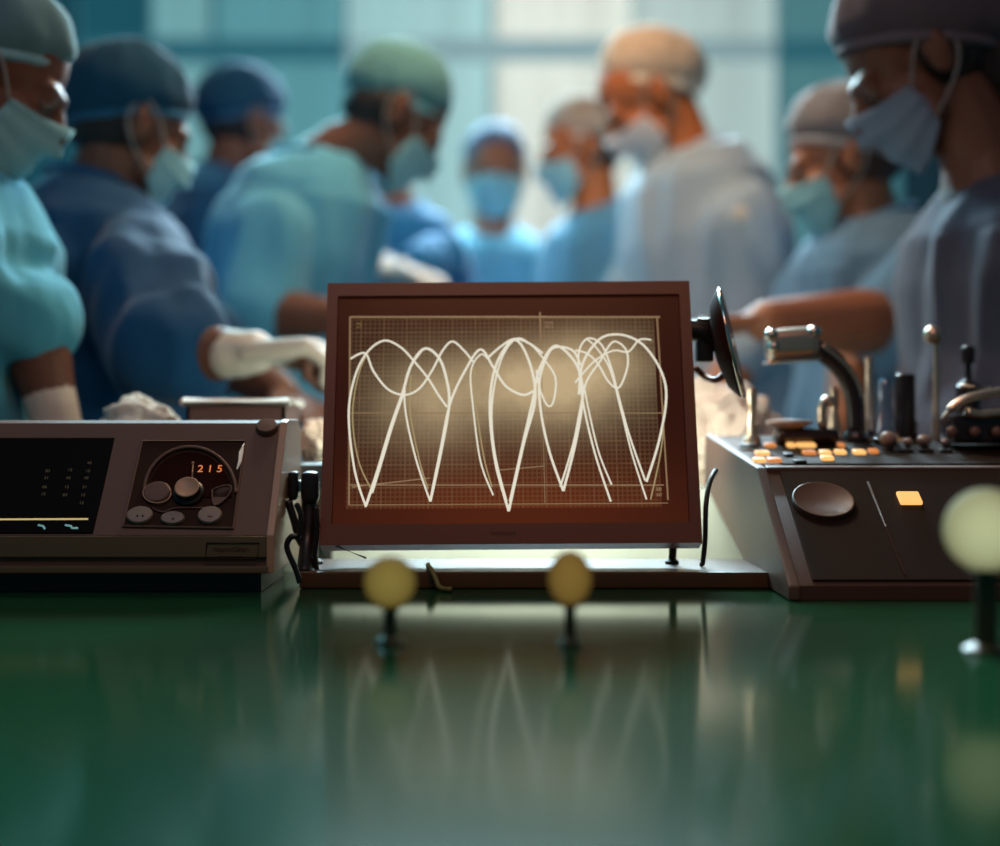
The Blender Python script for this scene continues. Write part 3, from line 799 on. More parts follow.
bm = bmesh.new(); tube(bm, catmull([dc-ax*.01, P(706, 333, 1.655), P(690, 330, 1.655)], 6), .013, 10); box(bm, P(703, 362, 1.655)-V((.008, .006, 0)), P(703, 318, 1.655)+V((.012, .012, 0)), .003); finish(bm, 'bracket', M_['black'], dl, base=dc, auto=40)
bm = bmesh.new(); tube(bm, catmull([P(696, 368, 1.68), P(704, 376, 1.69), P(716, 380, 1.67), P(726, 372, 1.668)], 6), .004, 8); finish(bm, 'cord', mat('cord_red', (120, 60, 40), .4, var=.1), dl, base=dc)

# ================================================================== LEFT DEVICE
M_['dev'] = mat('device_casing', (94, 70, 58), .6, var=.08, bump=.04, bscale=500)
M_['dev_low'] = mat('device_lower_casing', (96, 86, 62), .5, var=.08, bump=.04, bscale=500)
M_['dev_trim'] = mat('device_trim', (172, 142, 116), .4, var=.08)
M_['dev_dark'] = mat('device_panel_dark', (52, 36, 28), .65, spec=.08, var=.1)
M_['dev_black'] = mat('device_screen_black', (10, 8, 8), .5, spec=.06, var=.2)
d0, d1 = 1.48, 1.565
xr = (283-CX)/F*1.565
db = Vector((-.42, 1.56, .9))
dev = thing('patient_console', db, 'long dark console with black screen and dial panel, left side', 'medical console')
pA = P(0, 535, d0); pB = P(0, 434, d1)                # slope bottom / top in (Y,z)
zbt = P(0, 573, d0).z
XL = -.78
def X3(u, v, t): return Vector((t, u, v))
prof = [(d0, zbt), (d0, pA.z), (d1-.002, pB.z), (d1+.008, pB.z+.012), (d1+.02, 1.083), (1.66, 1.083), (1.68, 1.07), (1.68, .92), (1.66, zbt)]
bm = bmesh.new(); prism(bm, prof, X3, XL, xr-.004, .0); finish(bm, 'casing', M_['dev'], dev, base=db, auto=25)
# right end cheek (trim), slightly proud
def scale_prof(pr, s):
    cy = sum(p[0] for p in pr)/len(pr); cz = sum(p[1] for p in pr)/len(pr); return [(cy+(p[0]-cy)*s, cz+(p[1]-cz)*s) for p in pr]
bm = bmesh.new(); prism(bm, [(p[0]-(.0025 if p[0] < 1.6 else -.001), p[1]+(.0012 if p[1] > 1 else 0)) for p in prof], X3, xr-.0042, xr+.004, .0014); finish(bm, 'end_cheek', M_['dev_trim'], dev, base=db, auto=30)
bm = bmesh.new(); box(bm, (XL, d0-.004, P(0, 557, d0).z), (xr-.004, d0+.002, pA.z-.001), .001); finish(bm, 'front_band', M_['dev_low'], dev, base=db, auto=30)
bm = bmesh.new(); box(bm, (XL, d0-.006, zbt), (xr-.002, d0+.002, P(0, 566, d0).z), .0015); finish(bm, 'lower_trim', M_['dev_low'], dev, base=db, auto=30)
bm = bmesh.new(); box(bm, (XL, d0+.012, .9005), (xr-.012, 1.65, zbt+.001)); finish(bm, 'plinth_foot', M_['black'], dev, base=db, smooth=False)
# slope frame: s along x, r up the slope, n out
sl = (Vector((0, pB.y, pB.z))-Vector((0, pA.y, pA.z))); Ls = sl.length; sv = sl.normalized(); sn = Vector((0, -sv.z, sv.y))
So = Vector((0, pA.y, pA.z))
def SP(px, py, off=0.):
    dirv = Vector(((px-CX)/F, 1, -(py-CY)/F)); o = Vector((0, 0, CAMZ)); k = ((So+sn*off-o).dot(sn))/dirv.dot(sn); return o+dirv*k
SM3 = Matrix(((1, 0, sn.x), (0, sv.y, sn.y), (0, sv.z, sn.z)))
def SM(px, py, off=0.): return Matrix.Translation(SP(px, py, off)) @ SM3.to_4x4()
def slope_plate(name, pts, off0, off1, m, parent, bev=.0008):
    bm = bmesh.new(); q = [SP(*p) for p in pts]
    v0 = [bm.verts.new(p+sn*off0) for p in q]; v1 = [bm.verts.new(p+sn*off1) for p in q]; nn = len(q)
    fs = [bm.faces.new(v0[::-1]), bm.faces.new(v1)]+[bm.faces.new((v0[i], v0[(i+1) % nn], v1[(i+1) % nn], v1[i])) for i in range(nn)]
    if bev: bmesh.ops.bevel(bm, geom=list({e for f in fs for e in f.edges}), offset=bev, segments=1, affect='EDGES')
    return finish(bm, name, m, parent, base=db, auto=30)
scr = slope_plate('black_screen', [(-130, 434), (117, 434), (93, 534), (-190, 534)], -.002, .0015, M_['dev_black'], dev)
M_['yl'] = mat('yellow_trace', (60, 50, 20), .5, emit=(214, 186, 112), estr=.85)
M_['cy'] = mat('cyan_mark', (30, 50, 50), .5, emit=(120, 170, 170), estr=.7)
bm = bmesh.new(); tube(bm, [SP(-150, 520, .0018), SP(88, 519, .0018)], .0011, 6, nrm=sn, flat=.3); finish(bm, 'flat_trace', M_['yl'], dev, base=db)
bm = bmesh.new(); tube(bm, [SP(38, 525, .0018), SP(43, 526, .0018), SP(45, 529, .0018)], .0011, 6, nrm=sn, flat=.3); tube(bm, [SP(65, 525, .0018), SP(71, 526, .0018), SP(72, 528, .0018), SP(78, 528, .0018)], .0012, 6, nrm=sn, flat=.3); finish(bm, 'screen_mark', M_['cy'], dev, base=db)
M_['dim'] = mat('dim_readout', (20, 18, 10), .5, emit=(64, 54, 30), estr=.7)
for cx, rows in ((48, (471, 478, 487, 494)), (70, (470, 478, 487, 495)), (88, (463, 471, 478, 487, 495, 503))):
    for r in rows:
        text_obj('screen_digits', random.choice(['12', '31', '83', '06', '45']), .0052, Matrix.Translation(-db) @ SM(cx-(r-470)*.2, r, .0016), M_['dim'], dev)
# dial panel with raised lip
pn = [(142, 441), (245, 441), (233, 528), (123, 526)]
slope_plate('dial_panel', pn, -.001, .0015, M_['dev_dark'], dev, .001)
bm = bmesh.new(); q = [SP(*p, .002) for p in pn]; tube(bm, q+[q[0]], .0016, 6); finish(bm, 'panel_lip', mat('lip', (112, 92, 80), .25, var=.05), dev, base=db, auto=30)
bm = bmesh.new(); tube(bm, [SP(244, 444, .003), SP(241, 453, .003), SP(240, 461, .003), SP(237, 469, .003)], [.001, .0026, .002, .0008], 8); finish(bm, 'clear_corner', mat('clear_white', (226, 222, 210), .2, emit=(150, 146, 132), estr=.5), dev, base=db)  # glossy corner highlight built as a faintly glowing white sliver
# arch face
arc = [SP(190+46*math.cos(a), 493-46*math.sin(a), .0036) for a in [PI*k/24 for k in range(25)]]
bm = bmesh.new(); tube(bm, arc, .0021, 8); finish(bm, 'arch_ring', M_['dev'], dev, base=db)
bm = bmesh.new(); f = [bm.verts.new(SP(190+42*math.cos(PI*k/24), 497-45*math.sin(PI*k/24), .003)) for k in range(25)]; bm.faces.new(f)
finish(bm, 'arch_face', mat('arch_dark', (40, 17, 11), .7, spec=.04, var=.2), dev, base=db, smooth=False)
bm = bmesh.new(); lathe(bm, [(.0165, 0), (.0165, .004), (.0135, .006), (.0130, .011), (.0115, .0125), (.0105, .0115), (0, .0115)], SM(189, 494, .002), 28); kb = finish(bm, 'dial_knob', M_['black'], dev, base=db, auto=40)
bm = bmesh.new(); lathe(bm, [(.0122, .0118), (.0136, .0128), (.0122, .0138), (.0110, .0128)], SM(189, 494, .002), 28); finish(bm, 'knob_ring', M_['dev_trim'], kb, base=db)
bm = bmesh.new(); tube(bm, [SP(192, 480, .004), SP(193, 464, .004)], .0009, 6); ell(bm, SP(193, 463, .004), (.0018,)*3, None, 8); finish(bm, 'pointer', M_['dev_trim'], dev, base=db)
M_['digit'] = mat('digit_orange', (60, 20, 10), .5, emit=(222, 120, 58), estr=1.0)
text_obj('dial_readout', '2 1 5', .0135, Matrix.Translation(-db) @ SM(210, 469, .004) @ Matrix.Shear('XZ', 4, (0, 0)), M_['digit'], dev)
def oval(px, py, rx, ry, m, name, hh=.004, parent=dev):
    bm = bmesh.new(); r = rx*1.52/F; k = ry/rx/.78
    lathe(bm, [(r, 0), (r, hh*.6), (r*.9, hh), (r*.8, hh*1.05), (0, hh*1.1)], SM(px, py, .0018) @ Matrix.Scale(k, 4, (0, 1, 0)), 24); return finish(bm, name, m, parent, base=db, auto=40)
M_['btn'] = mat('grey_button', (132, 118, 104), .45, var=.1)
ob = oval(157, 493, 14, 10, M_['dev'], 'oval_button')
bm = bmesh.new(); pts = [SP(157+14*math.cos(2*PI*k/24), 493+10*math.sin(2*PI*k/24), .005) for k in range(25)]; tube(bm, pts, .0008, 6); finish(bm, 'button_ring', M_['dev_trim'], ob, base=db)
bm = bmesh.new(); pts = [SP(*p, .004) for p in ((212, 490), (222, 486), (230, 486), (231, 491), (224, 500), (214, 505))]; tube(bm, catmull(pts+[pts[0]], 4), .001, 6); 
f = bm.faces.new([bm.verts.new(p-sn*.001) for p in pts]); finish(bm, 'lever_blade', M_['dev'], dev, base=db)
for px, py, rx, ry, mk in ((140, 516, 13, 8, '\u2022 \u2022'), (173, 519, 12, 6, '\u2022'), (210, 516, 12, 8, '~')):
    bt = oval(px, py, rx, ry, M_['btn'], 'push_button', .004)
    text_obj('button_mark', mk, .009, Matrix.Translation(-db) @ SM(px, py, .0066), M_['dev_dark'], bt)
bm = bmesh.new(); pts = [SP(164, 514, .004), SP(170, 508, .004), SP(176, 512, .004)]; tube(bm, catmull([SP(152, 508, .003), SP(163, 512, .003), SP(176, 508, .003), SP(205, 508, .003)], 6), .001, 6); finish(bm, 'seam_line', M_['dev'], dev, base=db)
# corner cap on top right, label plate
bm = bmesh.new(); lathe(bm, [(.0125, -.004), (.0125, .003), (.011, .005), (.006, .0055), (0, .0055)], Matrix.Translation(P(267, 428, 1.568)) @ Matrix.Rotation(math.radians(40), 4, 'X') , 24); finish(bm, 'corner_cap', M_['dev'], dev, base=db, auto=40)
FM = lambda px, py, off=0: Matrix.Translation(P(px, py, d0-.004-off)) @ Matrix.Rotation(PI/2, 4, 'X')
bm = bmesh.new()
q = [P(*p, d0-.0045) for p in ((207, 543), (259, 543), (257, 559), (205, 559))]; tube(bm, q+[q[0]], .0008, 6); 
pl = finish(bm, 'name_plate', M_['dev_dark'], dev, base=db, auto=30)
text_obj('plate_lettering', 'manotSkan', .0085, Matrix.Translation(-db) @ FM(231, 549.5), M_['dev_dark'], pl)
text_obj('plate_lettering', '\u2014 \u2014 \u2014 \u2014', .005, Matrix.Translation(-db) @ FM(231, 556), M_['dev_dark'], pl)

# knob pair and cables between device and monitor
kb_ = P(300, 490, 1.58)
cl = thing('cable_clamp', kb_, 'black double knob clamp with hanging cables between console and monitor', 'clamp')
bm = bmesh.new()
box(bm, P(289, 500, 1.58)-V((0, .012, 0)), P(299, 471, 1.58)+V((0, .012, 0)), .004); finish(bm, 'knob', M_['black'], cl, base=kb_, auto=35)
bm = bmesh.new(); box(bm, P(302, 503, 1.575)-V((0, .014, 0)), P(319, 471, 1.575)+V((0, .014, 0)), .006); finish(bm, 'knob', M_['black'], cl, base=kb_, auto=35)
bm = bmesh.new(); box(bm, P(282, 492, 1.585)-V((0, .004, 0)), P(305, 480, 1.585)+V((0, .004, 0)), .002); finish(bm, 'spindle', M_['steel'], cl, base=kb_, auto=35)
bm = bmesh.new(); tube(bm, catmull([P(309, 500, 1.575), P(309, 520, 1.57), P(307, 545, 1.56), P(304, 575, 1.53)], 6), .0085, 10); finish(bm, 'post', M_['black'], cl, base=kb_)
cab = [([(288, 500), (294, 520), (300, 540), (309, 556), (313, 578)], .0045, 1.56), ([(316, 505), (317, 530), (315, 555), (318, 575)], .0028, 1.545), ([(296, 503), (301, 516), (299, 535), (291, 537), (287, 548), (296, 570), (300, 583)], .0032, 1.50)]
for pts, r, dd in cab:
    bm = bmesh.new(); w = catmull([P(a, c_, dd) for a, c_ in pts], 8); w = [V((p.x, p.y, max(p.z, .9005+r))) for p in w]; tube(bm, w, r, 8); finish(bm, 'cable', M_['black'], cl, base=kb_)
bm = bmesh.new(); tube(bm, [P(336, 546, 1.55), P(366, 558, 1.54)], .0012, 6); tag(finish(bm, 'thin_lead', M_['black']), 'thin dark lead slanting out under the monitor at left', 'cable')
bm = bmesh.new(); w = catmull([P(716, 470, 1.62), P(710, 482, 1.60), P(706, 505, 1.58), P(705, 540, 1.575), P(702, 568, 1.57), P(701, 572, 1.57)], 8)
w = [V((p.x, p.y, max(p.z, .9215))) for p in w]; tube(bm, w, .003, 8)
tag(finish(bm, 'power_cable', M_['black']), 'black cable dropping from behind the monitor at its right corner', 'cable')

# ================================================================== RIGHT CONSOLE
M_['con'] = mat('console_casing', (80, 54, 42), .6, spec=.3, var=.08, bump=.03, bscale=500)
M_['con_dark'] = mat('console_front', (36, 22, 13), .65, spec=.15, var=.12, bump=.03, bscale=400)
M_['con_edge'] = mat('console_edge', (96, 68, 54), .5, var=.06)
cb = Vector((.62, 1.6, .9))
con = thing('control_console', cb, 'dark sloped control console with lit orange keys, right side', 'medical console')
xc = .298
q = lambda py, d: P(0, py, d).z
TF = (1.60, q(470, 1.60)); TB = (1.85, q(436, 1.85))
cprof = [(1.42, .9005), (1.42, .915), (TF[0], TF[1]), (TB[0], TB[1]), (1.86, TB[1]-.02), (1.86, .995), (1.62, .9005)]
bm = bmesh.new(); prism(bm, cprof, X3, xc+.006, 1.05); 
for v in bm.verts:
    if v.co.x < .35 and v.co.y > 1.8: v.co.x -= .02
finish(bm, 'casing', M_['con'], con, base=cb, auto=25)
bm = bmesh.new(); prism(bm, [(p[0]+(-.004 if p[0] < 1.61 else .002), p[1]+(.003 if p[1] > .92 else 0)) for p in cprof], X3, xc-.006, xc+.0058, .002)
for v in bm.verts:
    if v.co.y > 1.8: v.co.x -= .02
finish(bm, 'side_cheek', M_['con_edge'], con, base=cb, auto=30)
fs_ = Vector((0, TF[0]-1.42, TF[1]-.915)); fv = fs_.normalized(); fn = Vector((0, -fv.z, fv.y)); Fo = Vector((0, 1.42, .915))
ts_ = Vector((0, TB[0]-TF[0], TB[1]-TF[1])); tv = ts_.normalized(); tn = Vector((0, -tv.z, tv.y)); To = Vector((0, TF[0], TF[1]))
def ray(o_, n_, px, py, off=0.):
    dirv = Vector(((px-CX)/F, 1, -(py-CY)/F)); o = Vector((0, 0, CAMZ)); k = ((o_+n_*off-o).dot(n_))/dirv.dot(n_); return o+dirv*k
def mfr(v, n_, p): return Matrix.Translation(p) @ Matrix(((1, v.x, n_.x), (0, v.y, n_.y), (0, v.z, n_.z))).to_4x4()
bm = bmesh.new(); box(bm, (xc+.02, .006, 0), (1.04, fs_.length-.006, .003), .001, M=mfr(fv, fn, Fo)); finish(bm, 'front_panel', M_['con_dark'], con, base=cb, auto=30)
bm = bmesh.new(); box(bm, (xc+.006, -.004, -.003), (1.05, .010, .004), .002, M=mfr(tv, tn, To)); finish(bm, 'front_lip', M_['con_edge'], con, base=cb, auto=30)
bm = bmesh.new(); box(bm, (xc+.03, .03, 0), (1.04, ts_.length-.03, .0025), .001, M=mfr(tv, tn, To)); finish(bm, 'key_panel', M_['con_dark'], con, base=cb, auto=30)
dp = ray(Fo, fn, 823, 503, .003)
bm = bmesh.new(); lathe(bm, [(.034, 0), (.034, .003), (.031, .005), (.029, .0035), (.0, .003)], mfr(fv, fn, dp), 36); dd_ = finish(bm, 'speaker_disc', M_['con'], con, base=cb, auto=40)
bm = bmesh.new(); lathe(bm, [(.0325, .0035), (.0342, .005), (.0325, .0062), (.031, .005)], mfr(fv, fn, dp), 36); finish(bm, 'disc_ring', M_['con_edge'], dd_, base=cb)
bm = bmesh.new(); tube(bm, [ray(Fo, fn, 868, 482, .0032), ray(Fo, fn, 905, 575, .0032)], .0014, 6); finish(bm, 'panel_seam', M_['con_edge'], con, base=cb)
M_['lit'] = mat('lit_key', (120, 90, 50), .4, emit=(255, 190, 110), estr=1.1)
M_['lit_dim'] = mat('lit_key_dim', (110, 70, 40), .4, emit=(230, 140, 70), estr=.8)
bp_ = ray(Fo, fn, 909, 500, .003)
bm = bmesh.new(); box(bm, (-.0125, -.011, 0), (.0125, .011, .005), .002, M=mfr(fv, fn, bp_)); 
finish(bm, 'lit_button', M_['lit'], con, base=cb, auto=40)
keys_ = [(770, 447, 11), (762, 455, 14), (759, 462, 12), (774, 462, 14), (791, 447, 8), (806, 447, 18), (809, 454.5, 13), (825, 454.5, 11), (840, 454, 11), (841, 447, 6), (827, 460, 12), (859, 454, 12), (873, 453, 9), (885, 439, 7), (896, 439, 12)]
for i, (px, py, w) in enumerate(keys_):
    p = ray(To, tn, px, py, .0025); ww = w*.5*p.y/F
    bm = bmesh.new(); box(bm, (-ww, -.0075, 0), (ww, .0075, .005), .0015, M=mfr(tv, tn, p)); finish(bm, 'lit_key', M_['lit'] if i % 3 else M_['lit_dim'], con, base=cb, auto=40)
for px, py, w in [(748, 447, 18), (788, 456, 9), (800, 463, 12), (905, 452, 14), (925, 452, 14), (918, 440, 10), (945, 452, 12)]:
    p = ray(To, tn, px, py, .0025); ww = w*.5*p.y/F
    bm = bmesh.new(); box(bm, (-ww, -.007, 0), (ww, .007, .004), .0015, M=mfr(tv, tn, p)); finish(bm, 'key', M_['black'], con, base=cb, auto=40)

# ---- instruments standing on the console's rear
def topz(y): return TF[1]+(y-TF[0])*(TB[1]-TF[1])/(TB[0]-TF[0])
def put(px, d, up=.0): return Vector(((px-CX)/F*d, d, topz(d)+up+.0022))
def zof(py, d): return CAMZ-(py-CY)/F*d
M_['blackgl'] = mat('black_gloss', (40, 24, 20), .25, var=.1)
M_['silver'] = mat('satin_silver', (206, 180, 158), .3, metal=.85, var=.05)
# gooseneck lamp
d = 1.80; gb = put(856, d)
gn = thing('gooseneck_lamp', gb, 'curved gooseneck lamp with chrome head rising behind the lit keys', 'lamp')
bm = bmesh.new(); lathe(bm, [(0, 0), (.018, 0), (.018, .006), (.0135, .012), (0, .012)], Matrix.Translation(gb)); finish(bm, 'base', M_['blackgl'], gn, base=gb, auto=40)
bm = bmesh.new(); tube(bm, catmull([gb+V((0, 0, .008)), P(855, 405, d), P(849, 382, d), P(837, 364, d), P(820, 351, d), P(812, 347, d)], 8), .0125, 14); finish(bm, 'neck', M_['blackgl'], gn, base=gb)
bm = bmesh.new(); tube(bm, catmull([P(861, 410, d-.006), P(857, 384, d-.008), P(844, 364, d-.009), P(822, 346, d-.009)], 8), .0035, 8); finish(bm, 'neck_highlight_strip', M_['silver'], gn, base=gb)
hm = finish
bm = bmesh.new()
hx = (P(766, 345, d)-P(816, 345, d)); hm_ = P(815, 344, d)
Rh = Matrix.Translation(P(791, 343, d)) @ Matrix.Rotation(math.radians(-4), 4, 'Y') 
wv = 26/F*d; hv = 16/F*d
box(bm, (-wv, -.022, -hv), (wv, .022, hv*.9), .012, 4, M=Rh); hd_ = finish(bm, 'lamp_head', M_['silver'], gn, base=gb, auto=50)
bm = bmesh.new(); box(bm, (-wv*1.05, -.024, -hv*1.25), (wv*1.02, .024, -hv*.95), .003, M=Rh); finish(bm, 'head_flange', M_['chrome'], hd_, base=gb, auto=40)
for sx in (-.82, .8):
    bm = bmesh.new(); ell(bm, Rh @ V((wv*sx, -.016, hv*.55)), (.0095, .009, .0085)); finish(bm, 'head_knob', M_['chrome'], hd_, base=gb)
bm = bmesh.new(); ell(bm, Rh @ V((-wv*.78, -.018, -hv*.2)), (.008, .008, .008)); finish(bm, 'head_knob', M_['chrome'], hd_, base=gb)

def post(name, px, d, prof_px, m, label, cat, extra=None, group=None):
    """prof_px: list of (py, radius px) measured on the photo, from top to bottom"""
    b_ = put(px, d); t_ = thing(name, b_, label, cat, group)
    pr = [(r*d/F, max(zof(py, d)-b_.z, 0)) for py, r in prof_px][::-1]
    pr[0] = (pr[0][0], 0)
    bm = bmesh.new(); lathe(bm, [(0, pr[0][1])]+pr+[(0, pr[-1][1])], Matrix.Translation(b_), 24); finish(bm, 'shaft', m, t_, base=b_, auto=50)
    if extra: extra(t_, b_)
    return t_
def ball(py, r, m, d, px, nm='ball_top'):
    def f(t_, b_):
        bm = bmesh.new(); ell(bm, P(px, py, d), (r*d/F,)*3); finish(bm, nm, m, t_, base=b_)
    return f
def footring(r, d, m):
    def f(t_, b_):
        bm = bmesh.new(); lathe(bm, [(0, 0), (r*d/F, 0), (r*d/F, .005), (r*.7*d/F, .009), (0, .009)], Matrix.Translation(b_)); finish(bm, 'foot', m, t_, base=b_, auto=40)
    return f
post('chrome_post', 752, 1.78, [(388, 4), (390, 5.5), (404, 5.5), (408, 4.2), (416, 4.2), (420, 5.2), (434, 5.5), (440, 7)], M_['silver'], 'short chrome post nearest the monitor on the right console', 'post', footring(9, 1.78, M_['silver']))
post('ball_rod', 936, 1.80, [(340, 2.6), (372, 2.8), (374, 3.8), (379, 3.8), (381, 2.8), (420, 3.2), (424, 5), (430, 6)], M_['silver'], 'tall thin rod topped with a silver ball, right console', 'lever', ball(335, 9.5, M_['silver'], 1.80, 933))
post('chrome_tube', 869, 1.83, [(357, 4), (360, 5), (363, 3.6), (392, 4.2), (396, 5.5), (412, 6), (420, 7), (430, 8)], M_['silver'], 'slim chrome tube beside the gooseneck lamp', 'tube', footring(11, 1.83, M_['blackgl']))
# dish on black block
b_ = put(805, 1.77)
t_ = thing('round_gauge', b_, 'black rounded gauge housing with pale dish, under the gooseneck lamp', 'gauge')
bm = bmesh.new(); box(bm, b_+V((-.040, -.02, 0)), b_+V((.040, .02, .020)), .009, 3); finish(bm, 'housing', M_['blackgl'], t_, base=b_, auto=40)
bm = bmesh.new(); lathe(bm, [(0, .018), (.014, .019), (.030, .026), (.028, .030), (0, .032)], Matrix.Translation(b_+V((-.02, 0, 0))), 28); finish(bm, 'dish', mat('pale_dish', (164, 134, 120), .35, var=.08), t_, base=b_, auto=50)
bm = bmesh.new(); tube(bm, catmull([b_+V((.022, 0, .018)), b_+V((.022, 0, .046)), b_+V((.028, 0, .056)), b_+V((.036, 0, .05))], 6), .006, 10); finish(bm, 'spout', M_['silver'], t_, base=b_)
post('pale_valve', 834, 1.82, [(386, 3), (390, 5), (404, 5), (410, 4), (420, 6), (432, 8)], M_['silver'], 'pale glassy valve just left of the gooseneck base', 'valve', footring(8, 1.82, M_['silver']))
# bottle pair
post('shiny_flask', 885, 1.78, [(380, 4), (384, 6.5), (396, 7.5), (404, 6), (412, 8), (422, 10), (436, 11)], mat('flask_blue_silver', (150, 160, 180), .2, metal=.7, var=.05), 'small shiny flask with bluish highlight behind lit keys', 'flask', footring(12, 1.78, M_['blackgl']))
post('black_cylinder', 905, 1.81, [(374, 8), (376, 10), (420, 10), (422, 12), (430, 12)], M_['blackgl'], 'upright black cylinder left of the ball topped rod', 'cylinder', footring(14, 1.81, M_['blackgl']))
for i, (px, py, r, lb) in enumerate([(888, 427, 9, 'pale round knob in front of the shiny flask'), (908, 426, 5, 'pale knob in front of the black cylinder'), (924, 424, 7, 'pale knob just left of the ball topped rod'), (945, 425, 4.5, 'small pale knob just right of the ball topped rod')]):
    d = 1.72; b_ = put(px, d); t_ = thing('toggle_ball', b_, lb, 'ball control', 'pale knobs on the right console')
    bm = bmesh.new(); lathe(bm, [(0, 0), (r*.6*d/F, 0), (r*.6*d/F, .007), (0, .007)], Matrix.Translation(b_)); finish(bm, 'stem', M_['blackgl'], t_, base=b_, auto=40)
    bm = bmesh.new(); ell(bm, b_+V((0, 0, .006+r*.8*d/F)), (r*d/F, r*d/F, r*.8*d/F)); finish(bm, 'grip', mat('knob_pale', (158, 130, 118), .35, var=.08), t_, base=b_)
# far right valve block with curved tube
d = 1.74; b_ = put(975, d, .006); t_ = thing('valve_block', b_, 'dark valve block with curved pale tube at the right edge', 'valve')
bm = bmesh.new(); box(bm, b_+V((-.036, -.03, 0)), b_+V((.08, .03, .036)), .006); finish(bm, 'block', M_['blackgl'], t_, base=b_, auto=40)
bm = bmesh.new(); tube(bm, catmull([P(942, 420, d-.02), P(950, 410, d-.02), P(962, 401, d-.02), P(980, 395, d-.02), P(1010, 390, d-.02)], 8), [.003]*8+[.0055]*25, 10); finish(bm, 'curved_tube', M_['silver'], t_, base=b_)
bm = bmesh.new(); tube(bm, catmull([P(965, 412, d-.033), P(980, 415, d-.033), P(990, 414, d-.033), P(1010, 412, d-.033)], 6), .006, 10); finish(bm, 'side_lever', M_['silver'], t_, base=b_)
bm = bmesh.new(); tube(bm, [P(985, 400, d), P(985, 388, d)], .004, 10); tube(bm, [P(961, 386, d), P(990, 389, d)], .0035, 8); finish(bm, 'tap_handle', M_['silver'], t_, base=b_)
for px in (952, 975, 997):
    bm = bmesh.new(); ell(bm, P(px, 432, d-.035), (.007, .005, .007)); finish(bm, 'screw', mat('screw_brown', (120, 84, 70), .35, var=.08), t_, base=b_)
post('clip_stand', 968, 1.84, [(346, 5), (348, 7), (362, 7), (364, 3.5), (380, 3.5), (386, 12), (420, 12), (430, 13)], M_['blackgl'], 'dark bottle shaped holder with clip behind the valve block', 'holder')

# ================================================================== SOFT GLOW SPOTS BUILT AS GLOBES
bm = bmesh.new(); tube(bm, catmull([V((-.080, 1.56, .9218)), V((-.078, 1.535, .9222)), V((-.074, 1.514, .9205)), V((-.069, 1.506, .912)), V((-.064, 1.498, .9036)), V((-.052, 1.485, .9033))], 6), .003, 8)
tag(finish(bm, 'cable_stub', mat('olive_cord', (110, 106, 52), .5, var=.1)), 'short olive cord end beside the left amber lamp', 'cord')
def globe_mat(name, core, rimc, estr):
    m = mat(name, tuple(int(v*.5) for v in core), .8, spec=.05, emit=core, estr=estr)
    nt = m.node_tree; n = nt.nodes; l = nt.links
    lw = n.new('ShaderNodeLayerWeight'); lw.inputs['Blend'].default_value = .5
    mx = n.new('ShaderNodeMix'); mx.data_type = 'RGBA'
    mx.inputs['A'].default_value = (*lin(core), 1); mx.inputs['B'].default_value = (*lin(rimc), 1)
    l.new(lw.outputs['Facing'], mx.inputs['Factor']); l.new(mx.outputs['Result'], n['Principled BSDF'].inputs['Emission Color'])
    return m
def glow_globe(px, py, r, gd, m, label, group=None, stretch=1.):  # soft glow spots given solid form; globe and stem are added
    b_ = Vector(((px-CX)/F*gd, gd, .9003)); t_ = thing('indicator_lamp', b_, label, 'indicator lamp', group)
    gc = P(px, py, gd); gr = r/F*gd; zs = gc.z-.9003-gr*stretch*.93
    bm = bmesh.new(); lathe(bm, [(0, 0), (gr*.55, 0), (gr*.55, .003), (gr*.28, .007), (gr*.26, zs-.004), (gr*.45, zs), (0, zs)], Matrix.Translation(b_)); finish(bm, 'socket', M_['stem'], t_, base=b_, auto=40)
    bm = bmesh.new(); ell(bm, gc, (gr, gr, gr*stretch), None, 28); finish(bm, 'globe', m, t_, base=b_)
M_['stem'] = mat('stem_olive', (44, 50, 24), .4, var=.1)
glow_globe(390, 582, 26, 1.14, globe_mat('amber_glow', (140, 124, 62), (74, 58, 22), .75), 'amber glowing globe lamp in front of the plinth, left one', 'amber globe lamps before the monitor')
glow_globe(570, 578, 22, 1.13, globe_mat('amber_glow_dim', (134, 108, 52), (76, 56, 22), .75), 'amber glowing globe lamp below the centre of the monitor', 'amber globe lamps before the monitor', 1.25)
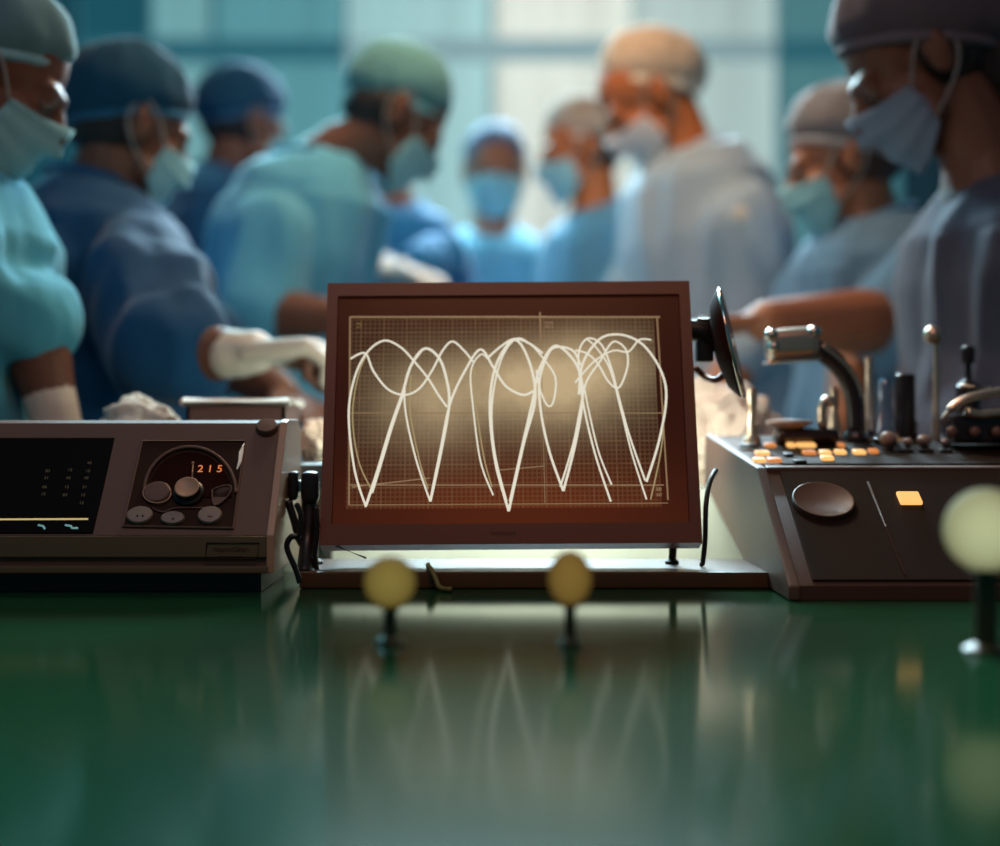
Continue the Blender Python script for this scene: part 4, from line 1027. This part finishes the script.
glow_globe(986, 530, 42, 1.10, globe_mat('green_glow', (180, 186, 142), (60, 52, 22), .95), 'pale green glowing globe lamp before the console at right edge')

# ================================================================== LIGHTS
def area(name, loc, target, sx, sy, power, col):
    l_ = bpy.data.lights.new(name, 'AREA'); l_.shape = 'RECTANGLE'; l_.size = sx; l_.size_y = sy; l_.energy = power; l_.color = lin(col)
    o = bpy.data.objects.new(name, l_); C.objects.link(o); o.location = loc
    o.rotation_euler = (Vector(target)-Vector(loc)).to_track_quat('-Z', 'Y').to_euler(); return o
def point(name, loc, power, col, r=.1):
    l_ = bpy.data.lights.new(name, 'POINT'); l_.energy = power; l_.color = lin(col); l_.shadow_soft_size = r
    o = bpy.data.objects.new(name, l_); C.objects.link(o); o.location = loc; return o
point('sun_behind_glass', (.25, BY+1.1, 2.9), 70, (255, 248, 236), .35)
area('window_light_centre', (.05, 5.3, 3.25), (-.3, 2.6, 1.3), 1.6, .6, 420, (205, 238, 252))
area('window_light_left', (-1.6, 4.9, 3.45), (-.6, 2.3, 1.2), 1.4, 1.0, 150, (130, 222, 240))
area('ceiling_fill', (-.6, .4, 3.45), (-.5, 2.5, 1.1), 2.0, 1.2, 13, (140, 205, 240))
area('warm_ceiling', (-.05, 2.7, 2.6), (.3, 2.95, 1.6), .3, .3, 5.5, (255, 170, 90))  # unseen warm light added to tint the faces right of centre
area('theatre_lamp', (.02, 2.5, 2.6), (.05, 2.4, 1.0), .4, .4, 14, (255, 225, 190))  # unseen light added overhead to brighten the tables
area('bench_lamp', (.0, .5, 2.4), (-.02, 1.6, 1.0), .7, .5, 6, (255, 160, 105))  # unseen warm light added in front to brighten monitor and consoles
area('sheet_lamp', (.05, 1.74, 1.12), (.05, 2.0, .93),   .36, .05, 2.2, (238, 245, 225))  # light added behind the monitor, without a fixture, to brighten the sheet

w = bpy.data.worlds.new('world'); sc.world = w; w.use_nodes = True
w.node_tree.nodes['Background'].inputs[0].default_value = (.05, .12, .14, 1); w.node_tree.nodes['Background'].inputs[1].default_value = .35
